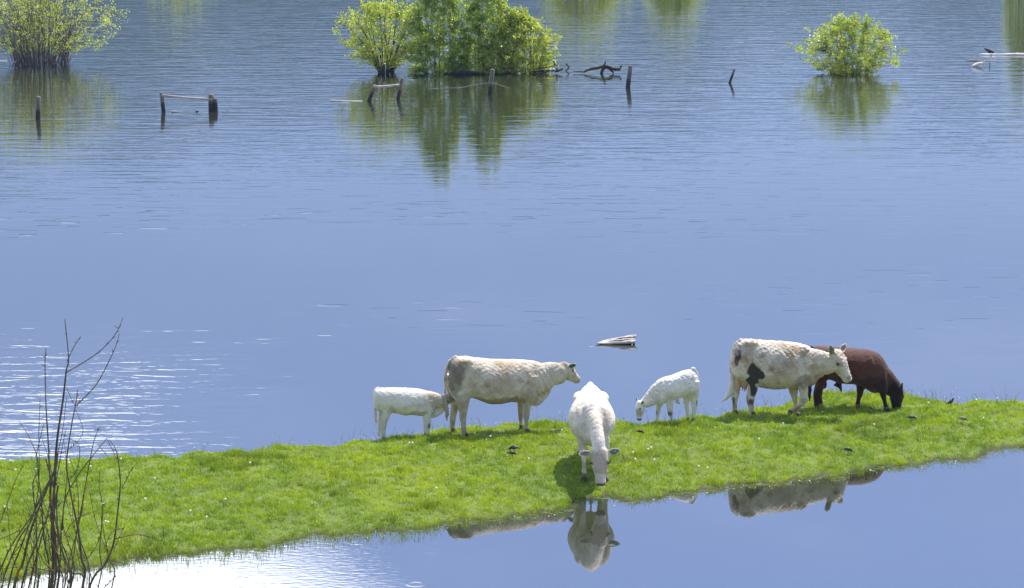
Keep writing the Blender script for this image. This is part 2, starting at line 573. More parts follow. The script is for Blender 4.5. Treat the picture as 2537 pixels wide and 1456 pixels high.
# haze over the valley
g = Geo()
x0, x1, y0, y1, z0, z1 = -4200, 4200, -600, 4200, -3.0, 470
V = [(x0, y0, z0), (x1, y0, z0), (x1, y1, z0), (x0, y1, z0), (x0, y0, z1), (x1, y0, z1), (x1, y1, z1), (x0, y1, z1)]
F = [(0, 3, 2, 1), (4, 5, 6, 7), (0, 1, 5, 4), (1, 2, 6, 5), (2, 3, 7, 6), (3, 0, 4, 7)]
m_h, t = new_mat('haze_air')
pv = t.n('ShaderNodeVolumePrincipled')
pv.inputs['Color'].default_value = rgb(0.42, 0.63, 1.0)
pv.inputs['Density'].default_value = 0.00011
pv.inputs['Anisotropy'].default_value = 0.2
t.t.links.new(pv.outputs[0], t.n('ShaderNodeOutputMaterial').inputs['Volume'])
HAZE = True
if HAZE:
    tag(link('haze', mesh_from('haze', V, F, False), mat=m_h), 'thin blue air over the lake', kind='stuff')


# ------------------------------------------------------------------ grass
def blades(name, P, length, width, tone, lean, mat, label, three=True):
    n = len(P)
    ang = rng.uniform(0, 2 * math.pi, n)
    side = np.stack([np.cos(ang), np.sin(ang), np.zeros(n)], 1) * (width[:, None] * 0.5)
    la = rng.uniform(0, 2 * math.pi, n)
    ld = np.stack([np.cos(la), np.sin(la), np.zeros(n)], 1) * (lean * length)[:, None]
    up = np.zeros((n, 3))
    up[:, 2] = length
    p0 = P
    p1 = P + up * 0.55 + ld * 0.3
    p2 = P + up * (1.0 - 0.35 * lean[:, None]) + ld
    Vv = np.empty((n, 5, 3))
    Vv[:, 0] = p0 - side
    Vv[:, 1] = p0 + side
    Vv[:, 2] = p1 + side * 0.85
    Vv[:, 3] = p1 - side * 0.85
    Vv[:, 4] = p2
    b = (np.arange(n) * 5)[:, None]
    T = np.concatenate([b + np.array([[0, 1, 2]]), b + np.array([[0, 2, 3]]), b + np.array([[3, 2, 4]])], 1).reshape(-1, 3)
    me = fast_mesh(name, Vv.reshape(-1, 3), T, 3)
    me.polygons.foreach_set('use_smooth', [True] * len(me.polygons))
    color_attr(me, np.repeat(tone, 5, axis=0))
    return tag(link(name, me, mat=mat), label, kind='stuff')


def scatter(n, x0, x1, m0=0.0, m1=0.0):
    x = rng.uniform(x0, x1, n * 2)
    lo, hi = near_y(x) - m0, far_y(x) + m1
    keep = rng.uniform(0, 1, n * 2) < (hi - lo) / (hi - lo).max()
    x, lo, hi = x[keep][:n], lo[keep][:n], hi[keep][:n]
    y = lo + (hi - lo) * rng.uniform(0, 1, len(x))
    return x, y


# tufts: every blade belongs to a small tuft that leans, grows and is coloured together
NT_ = 17000
tx, ty = scatter(NT_, -11.5, 11.5)
per = 19
nt = len(tx)
tone_t = np.clip(0.5 + 0.20 * wob(tx, ty, 0.8, 20) + 0.16 * wob(tx, ty, 3.4, 21) + rng.normal(0, 0.26, nt), 0, 1)
len_t = 0.050 + 0.034 * np.clip(wob(tx, ty, 3.0, 23) * .6 + .4 + rng.normal(0, .5, nt), 0, 1.5)
clump_t = np.clip(wob(tx, ty, 1.7, 31) * 0.7 + wob(tx, ty, 4.5, 32) * 0.5 - 0.70, 0, 1) * (rng.uniform(0, 1, nt) < .8)
rag = rng.uniform(0, 1, nt) < .05
len_t = len_t + 0.10 * np.clip(clump_t, 0, .8) + rag * rng.uniform(.02, .07, nt)
la_t = rng.uniform(0, 2 * math.pi, nt)
dark_t = np.where(rng.uniform(0, 1, nt) < .12, rng.uniform(.5, .8, nt), 1.0) * (1 - .22 * np.clip(clump_t * 2, 0, 1))
i_ = np.repeat(np.arange(nt), per)
n = len(i_)
off = rng.normal(0, .042, (n, 2))
x, y = tx[i_] + off[:, 0], ty[i_] + off[:, 1]
z = islet_h(x, y)
ok = z > 0.004
x, y, z, i_, off = x[ok], y[ok], z[ok], i_[ok], off[ok]
n = len(x)
length = len_t[i_] * rng.uniform(.55, 1.2, n)
width = rng.uniform(0.005, 0.010, n)
lean = rng.uniform(0.1, 0.8, n)
f = np.clip(tone_t[i_] + rng.normal(0, .13, n), 0, 1)[:, None]
tone = np.array([0.155, 0.28, 0.005]) * (1 - f) + np.array([0.41, 0.51, 0.012]) * f
tone = tone * (dark_t[i_] * rng.uniform(.8, 1.15, n))[:, None]
dry = rng.uniform(0, 1, n) < 0.014
tone[dry] = np.array([0.60, 0.56, 0.34]) * rng.uniform(0.7, 1.1, dry.sum())[:, None]
P = np.stack([x, y, z - 0.006], 1)
blades('grass', P, length, width, tone, lean, M_GRASS, 'short lush green grass covering the strip')

# grass standing in the shallows along the shore, and ragged far rim
xa = rng.uniform(-11.5, 11.5, 15000)
wide = np.interp(xa, [-9, -2, 0.5, 10], [0.42, 0.34, 0.20, 0.26])
ya = near_y(xa) + 0.05 - np.abs(rng.normal(0, 1, 15000)) * wide
za = np.zeros(15000)
keep = rng.uniform(0, 1, 15000) < 0.75
xa, ya, za = xa[keep], ya[keep], za[keep]
la_ = rng.uniform(0.03, 0.15, len(xa)) * np.interp(xa, [-9, -1, 1], [1, 0.9, 0.55])
ta = np.array([0.16, 0.24, 0.02]) * rng.uniform(0.6, 1.4, len(xa))[:, None]
blades('shore_grass', np.stack([xa, ya, za - 0.02], 1), la_, rng.uniform(0.004, 0.008, len(xa)), ta, rng.uniform(0.02, 0.35, len(xa)), M_GRASS,
       'grass blades standing in the shallow water along the near shore')

# tall flowering stalks, thicker along the far rim
n = 280
xa = np.concatenate([rng.uniform(-9.6, 9.6, 120), rng.uniform(-3.2, 9.6, 110), rng.uniform(5.8, 9.6, 50)])
ya = far_y(xa) - 0.55 - np.abs(rng.normal(0, 0.35, n))
za = islet_h(xa, ya)
g = Geo()
for i in range(n):
    hgt = rng.uniform(0.08, 0.20) + (rng.uniform() < .2) * rng.uniform(.05, .14)
    dx, dy = rng.normal(0, 0.06, 2)
    b0 = (xa[i], ya[i], za[i])
    top = (xa[i] + dx, ya[i] + dy, za[i] + hgt)
    midp = (xa[i] + dx * 0.3, ya[i] + dy * 0.3, za[i] + hgt * 0.6)
    g.tube([b0, midp, top], [0.0028, 0.0024, 0.0018], 3)
    tp = np.array(top)
    g.tube([tp, tp + [dx * .05, 0, 0.018], tp + [dx * .1, 0, 0.04]], [0.0025, rng.uniform(.003, .0055), 0.002], 4)
tag(link('seed_grass', g.mesh('seed_grass'), mat=M_STALK), 'thin seed stalks rising above the far rim of the strip', kind='stuff')

# bits of straw in the turf and along the water line
g = Geo()
x, y = scatter(230, -9.6, 9.6)
for i in range(len(x)):
    a_ = rng.uniform(0, 6.28)
    L_ = rng.uniform(0.04, 0.14)
    z_ = float(islet_h(x[i], y[i])) + rng.uniform(0.04, 0.075)
    d_ = np.array([math.cos(a_), math.sin(a_), rng.uniform(-0.1, 0.35)]) * L_
    p_ = np.array([x[i], y[i], z_])
    g.tube([p_, p_ + d_ * 0.5 + [0, 0, 0.01], p_ + d_], [0.0028, 0.0034, 0.002], 3)
for i in range(420):
    xx = rng.uniform(-9.6, 9.6)
    yy = float(near_y(xx)) - abs(rng.normal(0, 0.10))
    a_ = rng.normal(0, 0.4)
    L_ = rng.uniform(0.03, 0.16)
    p_ = np.array([xx, yy, 0.004])
    g.tube([p_, p_ + np.array([math.cos(a_), math.sin(a_), 0]) * L_], [0.004, 0.003], 3)
tag(link('straw', g.mesh('straw'), mat=M_STRAW), 'dry straw bits scattered in the turf and along the shore', kind='stuff')


# seed fluff and scum drifting on both waters
V, F = [], []
for i in range(170):
    near = rng.uniform() < .5
    px_ = rng.uniform(0, 2537)
    if near:
        p_ = on_plane(px_, 1300)
        p_.y = float(near_y(p_.x)) - abs(rng.normal(0, .22)) - .03
    else:
        p_ = on_plane(px_, 1100)
        p_.y = float(far_y(p_.x)) + abs(rng.normal(0, .7)) + .1
    rr_ = rng.uniform(.003, .008)
    b_ = len(V)
    for k_ in range(5):
        a_ = k_ * 1.2566 + i
        q_ = rr_ * rng.uniform(.6, 1.3)
        V.append((p_.x + 1.6 * q_ * math.cos(a_), p_.y + q_ * math.sin(a_), .004))
    V.append((p_.x, p_.y, .010))
    F += [(b_ + k_, b_ + (k_ + 1) % 5, b_ + 5) for k_ in range(5)]
tag(link('floating_fluff', mesh_from('floating_fluff', V, F), mat=M_CLOCK), 'pale specks of fluff and scum drifting on the water', kind='stuff')


# ------------------------------------------------------------------ animals
def sup(c, s, n):
    return np.sign(c) * np.abs(c) ** (2 / n), np.sign(s) * np.abs(s) ** (2 / n)


ANG = np.linspace(0, 2 * math.pi, 28, endpoint=False)


class Beast:
    """collects closed lofts, merges them into one skin"""
    def __init__(self):
        self.g = Geo()
        self.parts = []          # (name, Geo, material)
        self.spots = []          # (centre, radii, colour, strength, wobble)

    def torso(self, st, n=2.3, sub=5):
        """stations: x, y, top z, bottom z, half width"""
        S = catmull(st, sub)
        rings = []
        for x_, y_, tz, bz, w_ in S:
            c, s = sup(np.cos(ANG), np.sin(ANG), n)
            mid, hz = (tz + bz) / 2, (tz - bz) / 2
            w_ = max(w_, 0.01)
            zz = mid + hz * s
            # belly is a little wider than the back
            ww = w_ * (1 - 0.10 * s)
            rings.append(np.stack([np.full(28, x_), y_ + ww * c, zz], 1))
        self.g.rings(rings)

    def limb(self, st, sub=5, n=2.2):
        """stations: x, y, z, radius in the direction of travel plane, lateral radius"""
        S = catmull(st, sub)
        rings = []
        for i in range(len(S)):
            t_ = S[min(i + 1, len(S) - 1), :3] - S[max(i - 1, 0), :3]
            t_ /= np.linalg.norm(t_) + 1e-9
            lat = np.array([0, 1.0, 0]) - t_ * t_[1]
            lat /= np.linalg.norm(lat) + 1e-9
            u = np.cross(t_, lat)
            c, s = sup(np.cos(ANG), np.sin(ANG), n)
            a_, b_ = max(S[i, 3], 0.008), max(S[i, 4], 0.008)
            rings.append(S[i, :3] + (a_ * s)[:, None] * u + (b_ * c)[:, None] * lat)
        self.g.rings(rings)

    def head(self, poll, fwd, lat, L=0.5, ears=((1, (0, 0.1, -0.15)), (-1, (0, 0.1, -0.15))), tagside=None, wid=1.0, dep=1.0, muz=True, ear_s=1.0, eye=True, innercol=(0.22, 0.12, 0.09), hint=(1, 0, .3)):
        """fwd: poll to muzzle; lat: one side; the forehead normal is fwd x lat pointing up/forward"""
        k = L / 0.5
        f_ = Vector(fwd).normalized()
        l_ = Vector(lat)
        l_ = (l_ - f_ * l_.dot(f_)).normalized()
        u_ = l_.cross(f_)
        if u_.dot(Vector(hint)) < 0:
            u_ = -u_
        self.hu = u_
        P0 = Vector(poll)
        st = [(-.07, .055, .055, -.05), (-.02, .092, .085, -.04), (.08, .108, .108, -.04), (.18, .112, .125, -.045), (.27, .102, .125, -.055),
              (.36, .078, .103, -.045), (.46, .064, .082, -.035), (.52, .066, .074, -.032), (.57, .062, .064, -.032), (.61, .042, .040, -.035)]
        S = catmull([(a * 0.86, b * wid, c * dep, d) for a, b, c, d in st], 4)
        rings = []
        for a_, w_, d_, o_ in S:
            c, s = sup(np.cos(ANG), np.sin(ANG), 2.5)
            cen = P0 + f_ * (a_ * k) + u_ * (o_ * k)
            ww = w_ * k * (1 - 0.16 * s * -1 * 0 - 0.12 * np.clip(-s, 0, 1))
            rings.append(np.array(cen) + (ww * c)[:, None] * np.array(l_) + (d_ * k * s)[:, None] * np.array(u_))
        self.g.rings(rings)
        # brow ridges
        for sd in (1, -1):
            e = P0 + f_ * (.155 * k) + u_ * (.035 * k) + l_ * (sd * .088 * wid * k)
            self.g.ell(e, (.035 * k, .03 * k, .03 * k))
            e2 = P0 + f_ * (.175 * k) + u_ * (.008 * k) + l_ * (sd * .104 * wid * k)
            if eye:
                ge = Geo()
                ge.ell(e2, (.023 * k,) * 3, nu=10, nv=6)
                self.parts.append(('eye', ge, M_EYE))
                self.spots.append((tuple(e2), (.04 * k,) * 3, (0.20, 0.15, 0.11), 0.55, 0.2))
            # nostril
            if muz:
                nn = P0 + f_ * (.505 * k) + u_ * (.005 * k) + l_ * (sd * .034 * k)
                ge = Geo()
                ge.ell(nn, (.013 * k, .013 * k, .013 * k), nu=8, nv=6)
                self.parts.append(('nostril', ge, M_EYE))
        mz = P0 + f_ * (.54 * k) + u_ * (-.03 * k)
        self.muzzle = mz
        # ears: cupped leaves
        for ear in ears:
            sd, bend = ear[:2]
            b0 = P0 + f_ * (.035 * k) + l_ * (sd * .085 * wid * k) + u_ * (-.02 * k)
            if len(ear) > 2:
                d_ = Vector(bend).normalized()
                face = Vector(ear[2])
            else:
                d_ = (l_ * sd + f_ * bend[0] + u_ * bend[1] + Vector((0, 0, 1)) * bend[2]).normalized()
                face = u_ * 0.9 + f_ * 0.1
            face = (face - d_ * face.dot(d_)).normalized()
            sidev = d_.cross(face)
            rings = []
            for tt, w_, th in ((0, .024, .024), (.04, .038, .022), (.09, .058, .015), (.14, .058, .013), (.18, .042, .012), (.21, .022, .011), (.225, .008, .008)):
                cen = b0 + d_ * (tt * k * ear_s) - face * (0.018 * k * math.sin(tt * 14))
                ring = []
                for a_ in ANG[::2]:
                    cc, ss = math.cos(a_), math.sin(a_)
                    cup = 0.6 * (cc * cc) * w_
                    ring.append(tuple(cen + sidev * (w_ * k * ear_s * cc) + face * (th * k * ss + cup * k)))
                rings.append(ring)
            self.g.rings(rings)
            for q_, rr_ in ((.08, .034), (.12, .040), (.16, .030)):
                ce = b0 + d_ * (q_ * k * ear_s) + face * (.020 * k)
                self.spots.append((tuple(ce), (rr_ * k * ear_s,) * 3, innercol, 0.9, 0.08))
            if tagside == sd:
                gt = Geo()
                ct = b0 + d_ * (.11 * k * ear_s) + face * (.030 * k) - Vector((0, 0, .012))
                gt.rings([[tuple(ct + sidev * (x_ * .024 * k) + d_ * (z_ * .028 * k) + face * o_) for x_, z_ in ((-1, -.7), (0, -1), (1, -.7), (1, .8), (0, 1.3), (-1, .8))] for o_ in (-.004, .004)])
                self.parts.append(('ear_tag', gt, M_TAG))

    def hoof(self, p, fdir, s=1.0, pitch=0.0):
        """two claws below point p (pastern end)"""
        gg = Geo()
        f_ = Vector((math.cos(fdir), math.sin(fdir), 0))
        l_ = Vector((-math.sin(fdir), math.cos(fdir), 0))
        rot = Matrix.Rotation(pitch, 3, l_)
        for sd in (1, -1):
            rings = []
            for dz, fr, rx, ry in ((.045, -.004, .030, .020), (.02, .006, .040, .024), (-.03, .016, .052, .027)):
                ring = []
                for a_ in ANG[::3]:
                    q = f_ * (fr * s + rx * s * math.cos(a_)) + l_ * (sd * .023 * s + ry * s * math.sin(a_)) + Vector((0, 0, dz * s))
                    q = rot @ q
                    ring.append((p[0] + q.x, p[1] + q.y, p[2] + q.z))
                rings.append(ring)
            gg.rings(rings)
        self.parts.append(('hoof', gg, M_HOOF))

    def build(self, root, voxel, base, smooth=4, curl=0.0, name='body', dirt=(0.34, 0.25, 0.14), dirt_amt=0.5, folds=()):
        me = self.g.mesh('skin')
        ob = bpy.data.objects.new('skin', me)
        COL.objects.link(ob)
        md = ob.modifiers.new('r', 'REMESH')
        md.mode = 'VOXEL'
        md.voxel_size = voxel
        md.use_smooth_shade = True
        sm = ob.modifiers.new('s', 'SMOOTH')
        sm.factor = 0.5
        sm.iterations = smooth
        dg = bpy.context.evaluated_depsgraph_get()
        me2 = bpy.data.meshes.new_from_object(ob.evaluated_get(dg))
        bpy.data.objects.remove(ob)
        me2.name = name
        me2.materials.clear()
        nv = len(me2.vertices)
        co = np.empty(nv * 3, np.float32)
        me2.vertices.foreach_get('co', co)
        co = co.reshape(-1, 3).astype(float)
        no = np.empty(nv * 3, np.float32)
        me2.vertex_normals.foreach_get('vector', no)
        no = no.reshape(-1, 3)

        def n3(s, seed):
            r = np.random.default_rng(seed)
            v = 0
            for i in range(9):
                d = r.normal(0, 1, 3)
                d /= np.linalg.norm(d)
                v = v + np.sin(co @ d * s * r.uniform(0.6, 1.9) + r.uniform(0, 6.28))
            return v / 3.2
        cols = np.tile(np.array(base, float), (nv, 1))
        zmax = co[:, 2].max()
        low = np.clip(1 - co[:, 2] / zmax, 0, 1)
        q = np.clip(0.22 + 0.50 * n3(7, 1) + 0.40 * n3(19, 2) + 0.25 * n3(45, 5) + 0.35 * (low - 0.35), 0, 1)
        q = (q * dirt_amt)[:, None]
        cols = cols * (1 - q) + cols * (np.array(dirt) / 0.75) * q
        wv = n3(15, 3) * 0.5 + n3(34, 4) * 0.35
        for c_, r_, col_, st_, wb_ in self.spots:
            dd = np.sqrt((((co - np.array(c_)) / np.array(r_)) ** 2).sum(1)) + wv * wb_
            k = (np.clip((1.15 - dd) / 0.3, 0, 1) * st_)[:, None]
            cols = cols * (1 - k) + np.array(col_) * k
        color_attr(me2, np.clip(cols, 0.002, 0.95))
        if curl:
            d = n3(60, 7) * 0.6 + n3(105, 8) * 0.6
            body = np.clip((co[:, 2] - 0.35) / 0.3, 0.15, 1)
            co = co + no * (d * curl * body)[:, None]
            me2.vertices.foreach_set('co', co.astype(np.float32).ravel())
        for c_, r_, dv_, lam, amp in folds:
            dd = ((((co - np.array(c_)) / np.array(r_)) ** 2).sum(1))
            mk = np.exp(-dd * 1.5)
            dv_ = np.array(dv_, float) / np.linalg.norm(dv_)
            ph_ = co @ dv_ * 6.283 / lam + 1.1 * n3(9, 11)
            co = co + no * (mk * amp * (1 - 2 * np.abs(np.sin(ph_ / 2)) ** .6))[:, None]
        if folds:
            me2.vertices.foreach_set('co', co.astype(np.float32).ravel())
        me2.polygons.foreach_set('use_smooth', [True] * len(me2.polygons))
        me2.update()
        me2.materials.append(M_COAT)
        b = link(name, me2, root)
        for nm, gg, mt in self.parts:
            link(nm, gg.mesh(nm), root, mt)
        return b


class Trace:
    """turns side view tracings (crop pixels) into metres about the animal's ground point"""
    def __init__(self, X0, Y0, crop, cs, gy=0.0, yaw=0.0):
        # X0, Y0: crop pixel of the ground point at the animal's midline; cs: crop px per photo px
        px = (crop[0] + X0 / cs) / 1.5767
        py = (crop[1] + Y0 / cs) / 1.5767
        self.pos = on_ground(px, py)
        D = self.pos.y * CP + (CAM_Z - self.pos.z) * SP
        self.s = FPX / D * 1.5767 * cs
        self.X0, self.Y0, self.yaw = X0, Y0, yaw
        d = math.hypot(self.pos.x, self.pos.y)
        th = math.atan2(CAM_Z - 0.9, d)
        self.c, self.tn = math.cos(th), math.tan(th)

    def x(self, X):
        return (X - self.X0) / self.s

    def p(self, X, Y, y=0.0):
        x_ = self.x(X)
        yy = y + self.yaw * x_
        return (x_, yy, (self.Y0 - Y) / self.s / self.c - yy * self.tn)

    def torso(self, rows):
        out = []
        for X, top, bot, w_ in rows:
            x_ = self.x(X)
            yy = self.yaw * x_
            # the back ridge sits on the midline, the belly line is the lower limb of the barrel
            out.append((x_, yy, self.p(X, top)[2] - 0.02, self.p(X, bot)[2] + 0.02, w_))
        return out

    def limb(self, rows, y=0.0, lat=None):
        """rows: left X, right X, Y, lateral radius"""
        out = []
        for r in rows:
            Xa, Xb, Y_, lw = r[:4]
            yy = r[4] if len(r) > 4 else y
            x_, y_, z_ = self.p((Xa + Xb) / 2, Y_, yy)
            out.append((x_, y_, z_, abs(Xb - Xa) / 2 / self.s, lw))
        return out


WHITE = (0.76, 0.70, 0.58)
CREAM = (0.63, 0.55, 0.42)


def hoof_at(b, tr, X, y, fdir, s=1.0):
    x_ = tr.x(X)
    b.hoof((x_, y + tr.yaw * x_, tr_ground(tr, x_, y) + 0.03 * s), fdir, s)


def tr_ground(tr, x_, y):
    return float(islet_h(tr.pos.x + x_, tr.pos.y + y + tr.yaw * x_)) - tr.pos.z


# ---- cow in the middle left, looking right
CR1 = (1420, 1350)
tr = Trace(1400, 936, CR1, 2.819, yaw=0.20)
cow = empty('cow', tr.pos)
tag(cow, 'cream cow standing side on and looking right, with the calf behind it', 'cow', 'cattle on the grass strip')
b = Beast()
b.torso(tr.torso([(945, 250, 470, .08), (975, 150, 540, .20), (1030, 108, 590, .27), (1110, 100, 600, .29), (1200, 112, 575, .30), (1290, 122, 605, .35),
                  (1400, 134, 640, .38), (1530, 137, 638, .38), (1640, 137, 618, .34), (1740, 138, 640, .29), (1830, 146, 665, .25), (1905, 155, 640, .19), (1950, 175, 560, .12)]))
b.limb([tr.p(1800, 400) + (.28, .20), tr.p(1880, 370) + (.32, .20), tr.p(1970, 345, 0.01) + (.285, .165), tr.p(2060, 310, .03) + (.23, .135), tr.p(2150, 305, .05) + (.20, .125), tr.p(2222, 310, .07) + (.155, .11)])
# brisket
b.limb([tr.p(1850, 540) + (.16, .12), tr.p(1900, 610) + (.09, .07), tr.p(1985, 520) + (.10, .05), tr.p(2050, 450) + (.06, .04)])
b.head(tr.p(2205, 200, .09), (0.56, 0.42, -0.66), (0.62, -0.78, 0), L=0.475, wid=1.15, dep=1.14, tagside=1, ears=((1, (.85, -.38, .32), (.1, -.95, -.3)), (-1, (-.1, -.05, .10))), innercol=(0.09, 0.06, 0.045))
# near hind, far hind
b.limb([tr.p(1075, 330, -.13) + (.25, .13), tr.p(1080, 470, -.15) + (.23, .13)] + tr.limb([(1010, 1180, 590, .105), (1045, 1155, 680, .075), (1055, 1140, 760, .052), (1066, 1135, 830, .045), (1075, 1135, 890, .040), (1082, 1140, 940, .042), (1090, 1160, 972, .045)], y=-.19))
b.limb([tr.p(1065, 330, .13) + (.25, .13), tr.p(1040, 470, .15) + (.22, .12)] + tr.limb([(960, 1100, 590, .10), (955, 1050, 680, .07), (950, 1028, 750, .05), (950, 1015, 820, .043), (950, 1008, 880, .038), (952, 1012, 925, .040), (958, 1025, 950, .045)], y=.17))
# fore legs
b.limb([tr.p(1800, 330, -.14) + (.20, .09), tr.p(1805, 450, -.15) + (.17, .10)] + tr.limb([(1735, 1885, 560, .085), (1745, 1852, 650, .062), (1755, 1835, 740, .05), (1757, 1828, 780, .048), (1770, 1815, 840, .034), (1770, 1812, 890, .036), (1775, 1830, 925, .04)], y=-.16))
b.limb([tr.p(1790, 450, .13) + (.16, .09)] + tr.limb([(1690, 1800, 590, .08), (1695, 1765, 670, .055), (1702, 1760, 750, .046), (1704, 1756, 785, .045), (1710, 1752, 840, .033), (1710, 1752, 880, .035), (1712, 1762, 905, .04)], y=.14))
b.g.ell(tr.p(1775, 370, -.12), (.17, .15, .28))
b.g.ell(tr.p(1120, 175, -.12), (.16, .11, .07))
b.g.ell(tr.p(1065, 380, -.15), (.21, .15, .27))
for X, yy in ((1125, -.19), (985, .17), (1800, -.16), (1735, .14)):
    hoof_at(b, tr, X, yy, 0.2)
# tail
b.limb([tr.p(1035, 120, 0) + (.045, .045), tr.p(970, 160, -.01) + (.036, .036), tr.p(925, 235, -.03) + (.030, .03), tr.p(905, 340, -.05) + (.026, .026), tr.p(903, 450, -.06) + (.024, .024), tr.p(906, 560, -.07) + (.022, .022)], sub=6)
gs = Geo()
gs.tube([tr.p(905, 540, -.07), tr.p(912, 640, -.08), tr.p(925, 730, -.08), tr.p(922, 780, -.08), tr.p(925, 820, -.08)], [.024, .032, .036, .022, .004], 8, 0.3, sub=4)
b.parts.append(('tail_switch', gs, simple_mat('tail_hair', (0.45, 0.38, 0.28), 0.9, (0.30, 0.24, 0.16), 40)))
P_ = tr.p
b.spots += [(P_(1010, 290, -.25), (.17, .14, .24), (0.12, 0.105, 0.075), .7, .6), (P_(1020, 440, -.25), (.13, .15, .16), (0.20, 0.17, 0.12), .6, .6),
            (P_(1100, 560, -.2), (.12, .2, .12), (0.36, 0.28, 0.19), .5, .6), (P_(1560, 430, -.35), (.55, .2, .20), (0.46, 0.36, 0.23), .55, .6),
            (P_(1450, 610, -.1), (.45, .4, .13), (0.26, 0.18, 0.09), .7, .5), (P_(1250, 330, -.3), (.2, .2, .2), (0.52, 0.43, 0.29), .35, .6),
            (P_(1950, 380, -.15), (.25, .2, .3), (0.56, 0.46, 0.33), .35, .6), (P_(2215, 175, .08), (.09, .14, .07), (0.24, 0.17, 0.11), .75, .4),
            (P_(1110, 760, -.2), (.06, .1, .12), (0.34, 0.27, 0.19), .5, .5), (P_(1795, 760, -.2), (.05, .06, .16), (0.30, 0.24, 0.17), .6, .6),
            (P_(2370, 395, .2), (.04, .08, .06), (0.32, 0.22, 0.18), .8, .2), (P_(1850, 500, -.2), (.12, .2, .14), (0.42, 0.34, 0.24), .5, .6)]
b.build(cow, 0.0135, CREAM, 8, 0.004, dirt_amt=0.68, folds=[(P_(2030, 380, -.1), (.22, .3, .30), (1, 0, .5), .085, .010), (P_(1960, 560, -.1), (.12, .2, .2), (1, 0, .9), .07, .009), (P_(1700, 560, -.25), (.10, .2, .2), (1, 0, .1), .10, .010),
        (P_(1230, 480, -.3), (.12, .2, .25), (1, 0, -.4), .13, .012), (P_(1500, 380, -.35), (.35, .2, .25), (1, 0, .15), .12, .004)])

# ---- calf suckling behind it
trc = Trace(420, 1000, CR1, 2.819, yaw=0.12)
calf = empty('calf', trc.pos)
tag(calf, 'white calf pushing its head between the hind legs of the cream cow', 'calf', 'cattle on the grass strip')
tr = trc
b = Beast()
b.torso(tr.torso([(112, 510, 620, .05), (135, 462, 690, .13), (180, 449, 730, .17), (250, 446, 740, .18), (340, 446, 742, .19), (450, 448, 768, .215), (550, 452, 765, .215),
                  (630, 462, 775, .19), (700, 480, 775, .165), (760, 505, 750, .12), (800, 530, 700, .07)]))
b.limb([tr.p(700, 590) + (.17, .13), tr.p(790, 600) + (.15, .10), tr.p(860, 610, .02) + (.12, .085), tr.p(920, 590, .04) + (.09, .08)])
b.limb([tr.p(730, 690) + (.10, .07), tr.p(765, 750) + (.07, .04), tr.p(850, 705) + (.06, .035), tr.p(900, 670) + (.04, .03)])
b.head(tr.p(925, 545, .05), (0.75, 0.30, -0.42), (0.3, -0.95, 0), L=0.34, ears=((1, (-.4, -.1, -.25)), (-1, (-.3, -.1, .2))), innercol=(0.13, 0.09, 0.07))
b.limb([tr.p(240, 560, -.08) + (.13, .08)] + tr.limb([(200, 345, 660, .075), (205, 310, 740, .055), (197, 275, 810, .036), (193, 263, 860, .032), (194, 250, 920, .027), (192, 250, 975, .028), (192, 258, 1010, .03)], y=-.10))
b.limb([tr.p(215, 560, .08) + (.12, .08)] + tr.limb([(170, 290, 660, .07), (165, 260, 740, .05), (158, 222, 810, .035), (156, 212, 860, .03), (156, 206, 920, .026), (153, 206, 960, .028), (153, 210, 990, .03)], y=.09))
b.limb([tr.p(710, 590, -.08) + (.11, .06)] + tr.limb([(645, 762, 690, .055), (652, 750, 760, .042), (660, 745, 820, .035), (663, 742, 870, .034), (675, 732, 920, .024), (680, 735, 965, .026), (685, 745, 990, .028)], y=-.09))
b.limb([tr.p(690, 620, .08) + (.10, .055)] + tr.limb([(640, 730, 720, .045), (650, 712, 810, .033), (655, 705, 870, .032), (660, 700, 930, .023), (662, 702, 965, .026)], y=.08))
for X, yy in ((225, -.10), (180, .09), (715, -.09), (682, .08)):
    hoof_at(b, tr, X, yy, 0.1, 0.68)
b.limb([tr.p(185, 458, 0) + (.028, .028), tr.p(140, 475, -.01) + (.024, .024), tr.p(118, 530, -.02) + (.02, .02), tr.p(122, 600, -.03) + (.017, .017), tr.p(132, 680, -.03) + (.016, .016)], sub=6)
gs = Geo()
gs.tube([tr.p(132, 660, -.03), tr.p(133, 740, -.03), tr.p(136, 800, -.03), tr.p(146, 850, -.03)], [.016, .026, .026, .003], 8, 0.3, sub=4)
m_pt = simple_mat('pale_tail_hair', (0.66, 0.62, 0.54), 0.9, (0.5, 0.46, 0.38), 40)
b.parts.append(('tail_switch', gs, m_pt))
P_ = tr.p
b.spots += [(P_(820, 600, -.1), (.16, .2, .16), (0.52, 0.41, 0.29), .55, .6), (P_(950, 560, 0), (.10, .15, .10), (0.30, 0.24, 0.17), .6, .6), (P_(560, 735, -.1), (.22, .2, .06), (0.42, 0.33, 0.21), .5, .6),
            (P_(725, 880, -.1), (.03, .06, .05), (0.18, 0.13, 0.09), .8, .4)]
b.build(calf, 0.0115, (0.77, 0.72, 0.61), 4, 0.0022, dirt_amt=0.45, folds=[(P_(810, 600, -.08), (.14, .2, .16), (1, 0, .3), .05, .006), (P_(620, 660, -.15), (.06, .15, .14), (1, 0, .1), .06, .007), (P_(310, 690, -.1), (.07, .15, .10), (1, 0, -.7), .07, .007)])

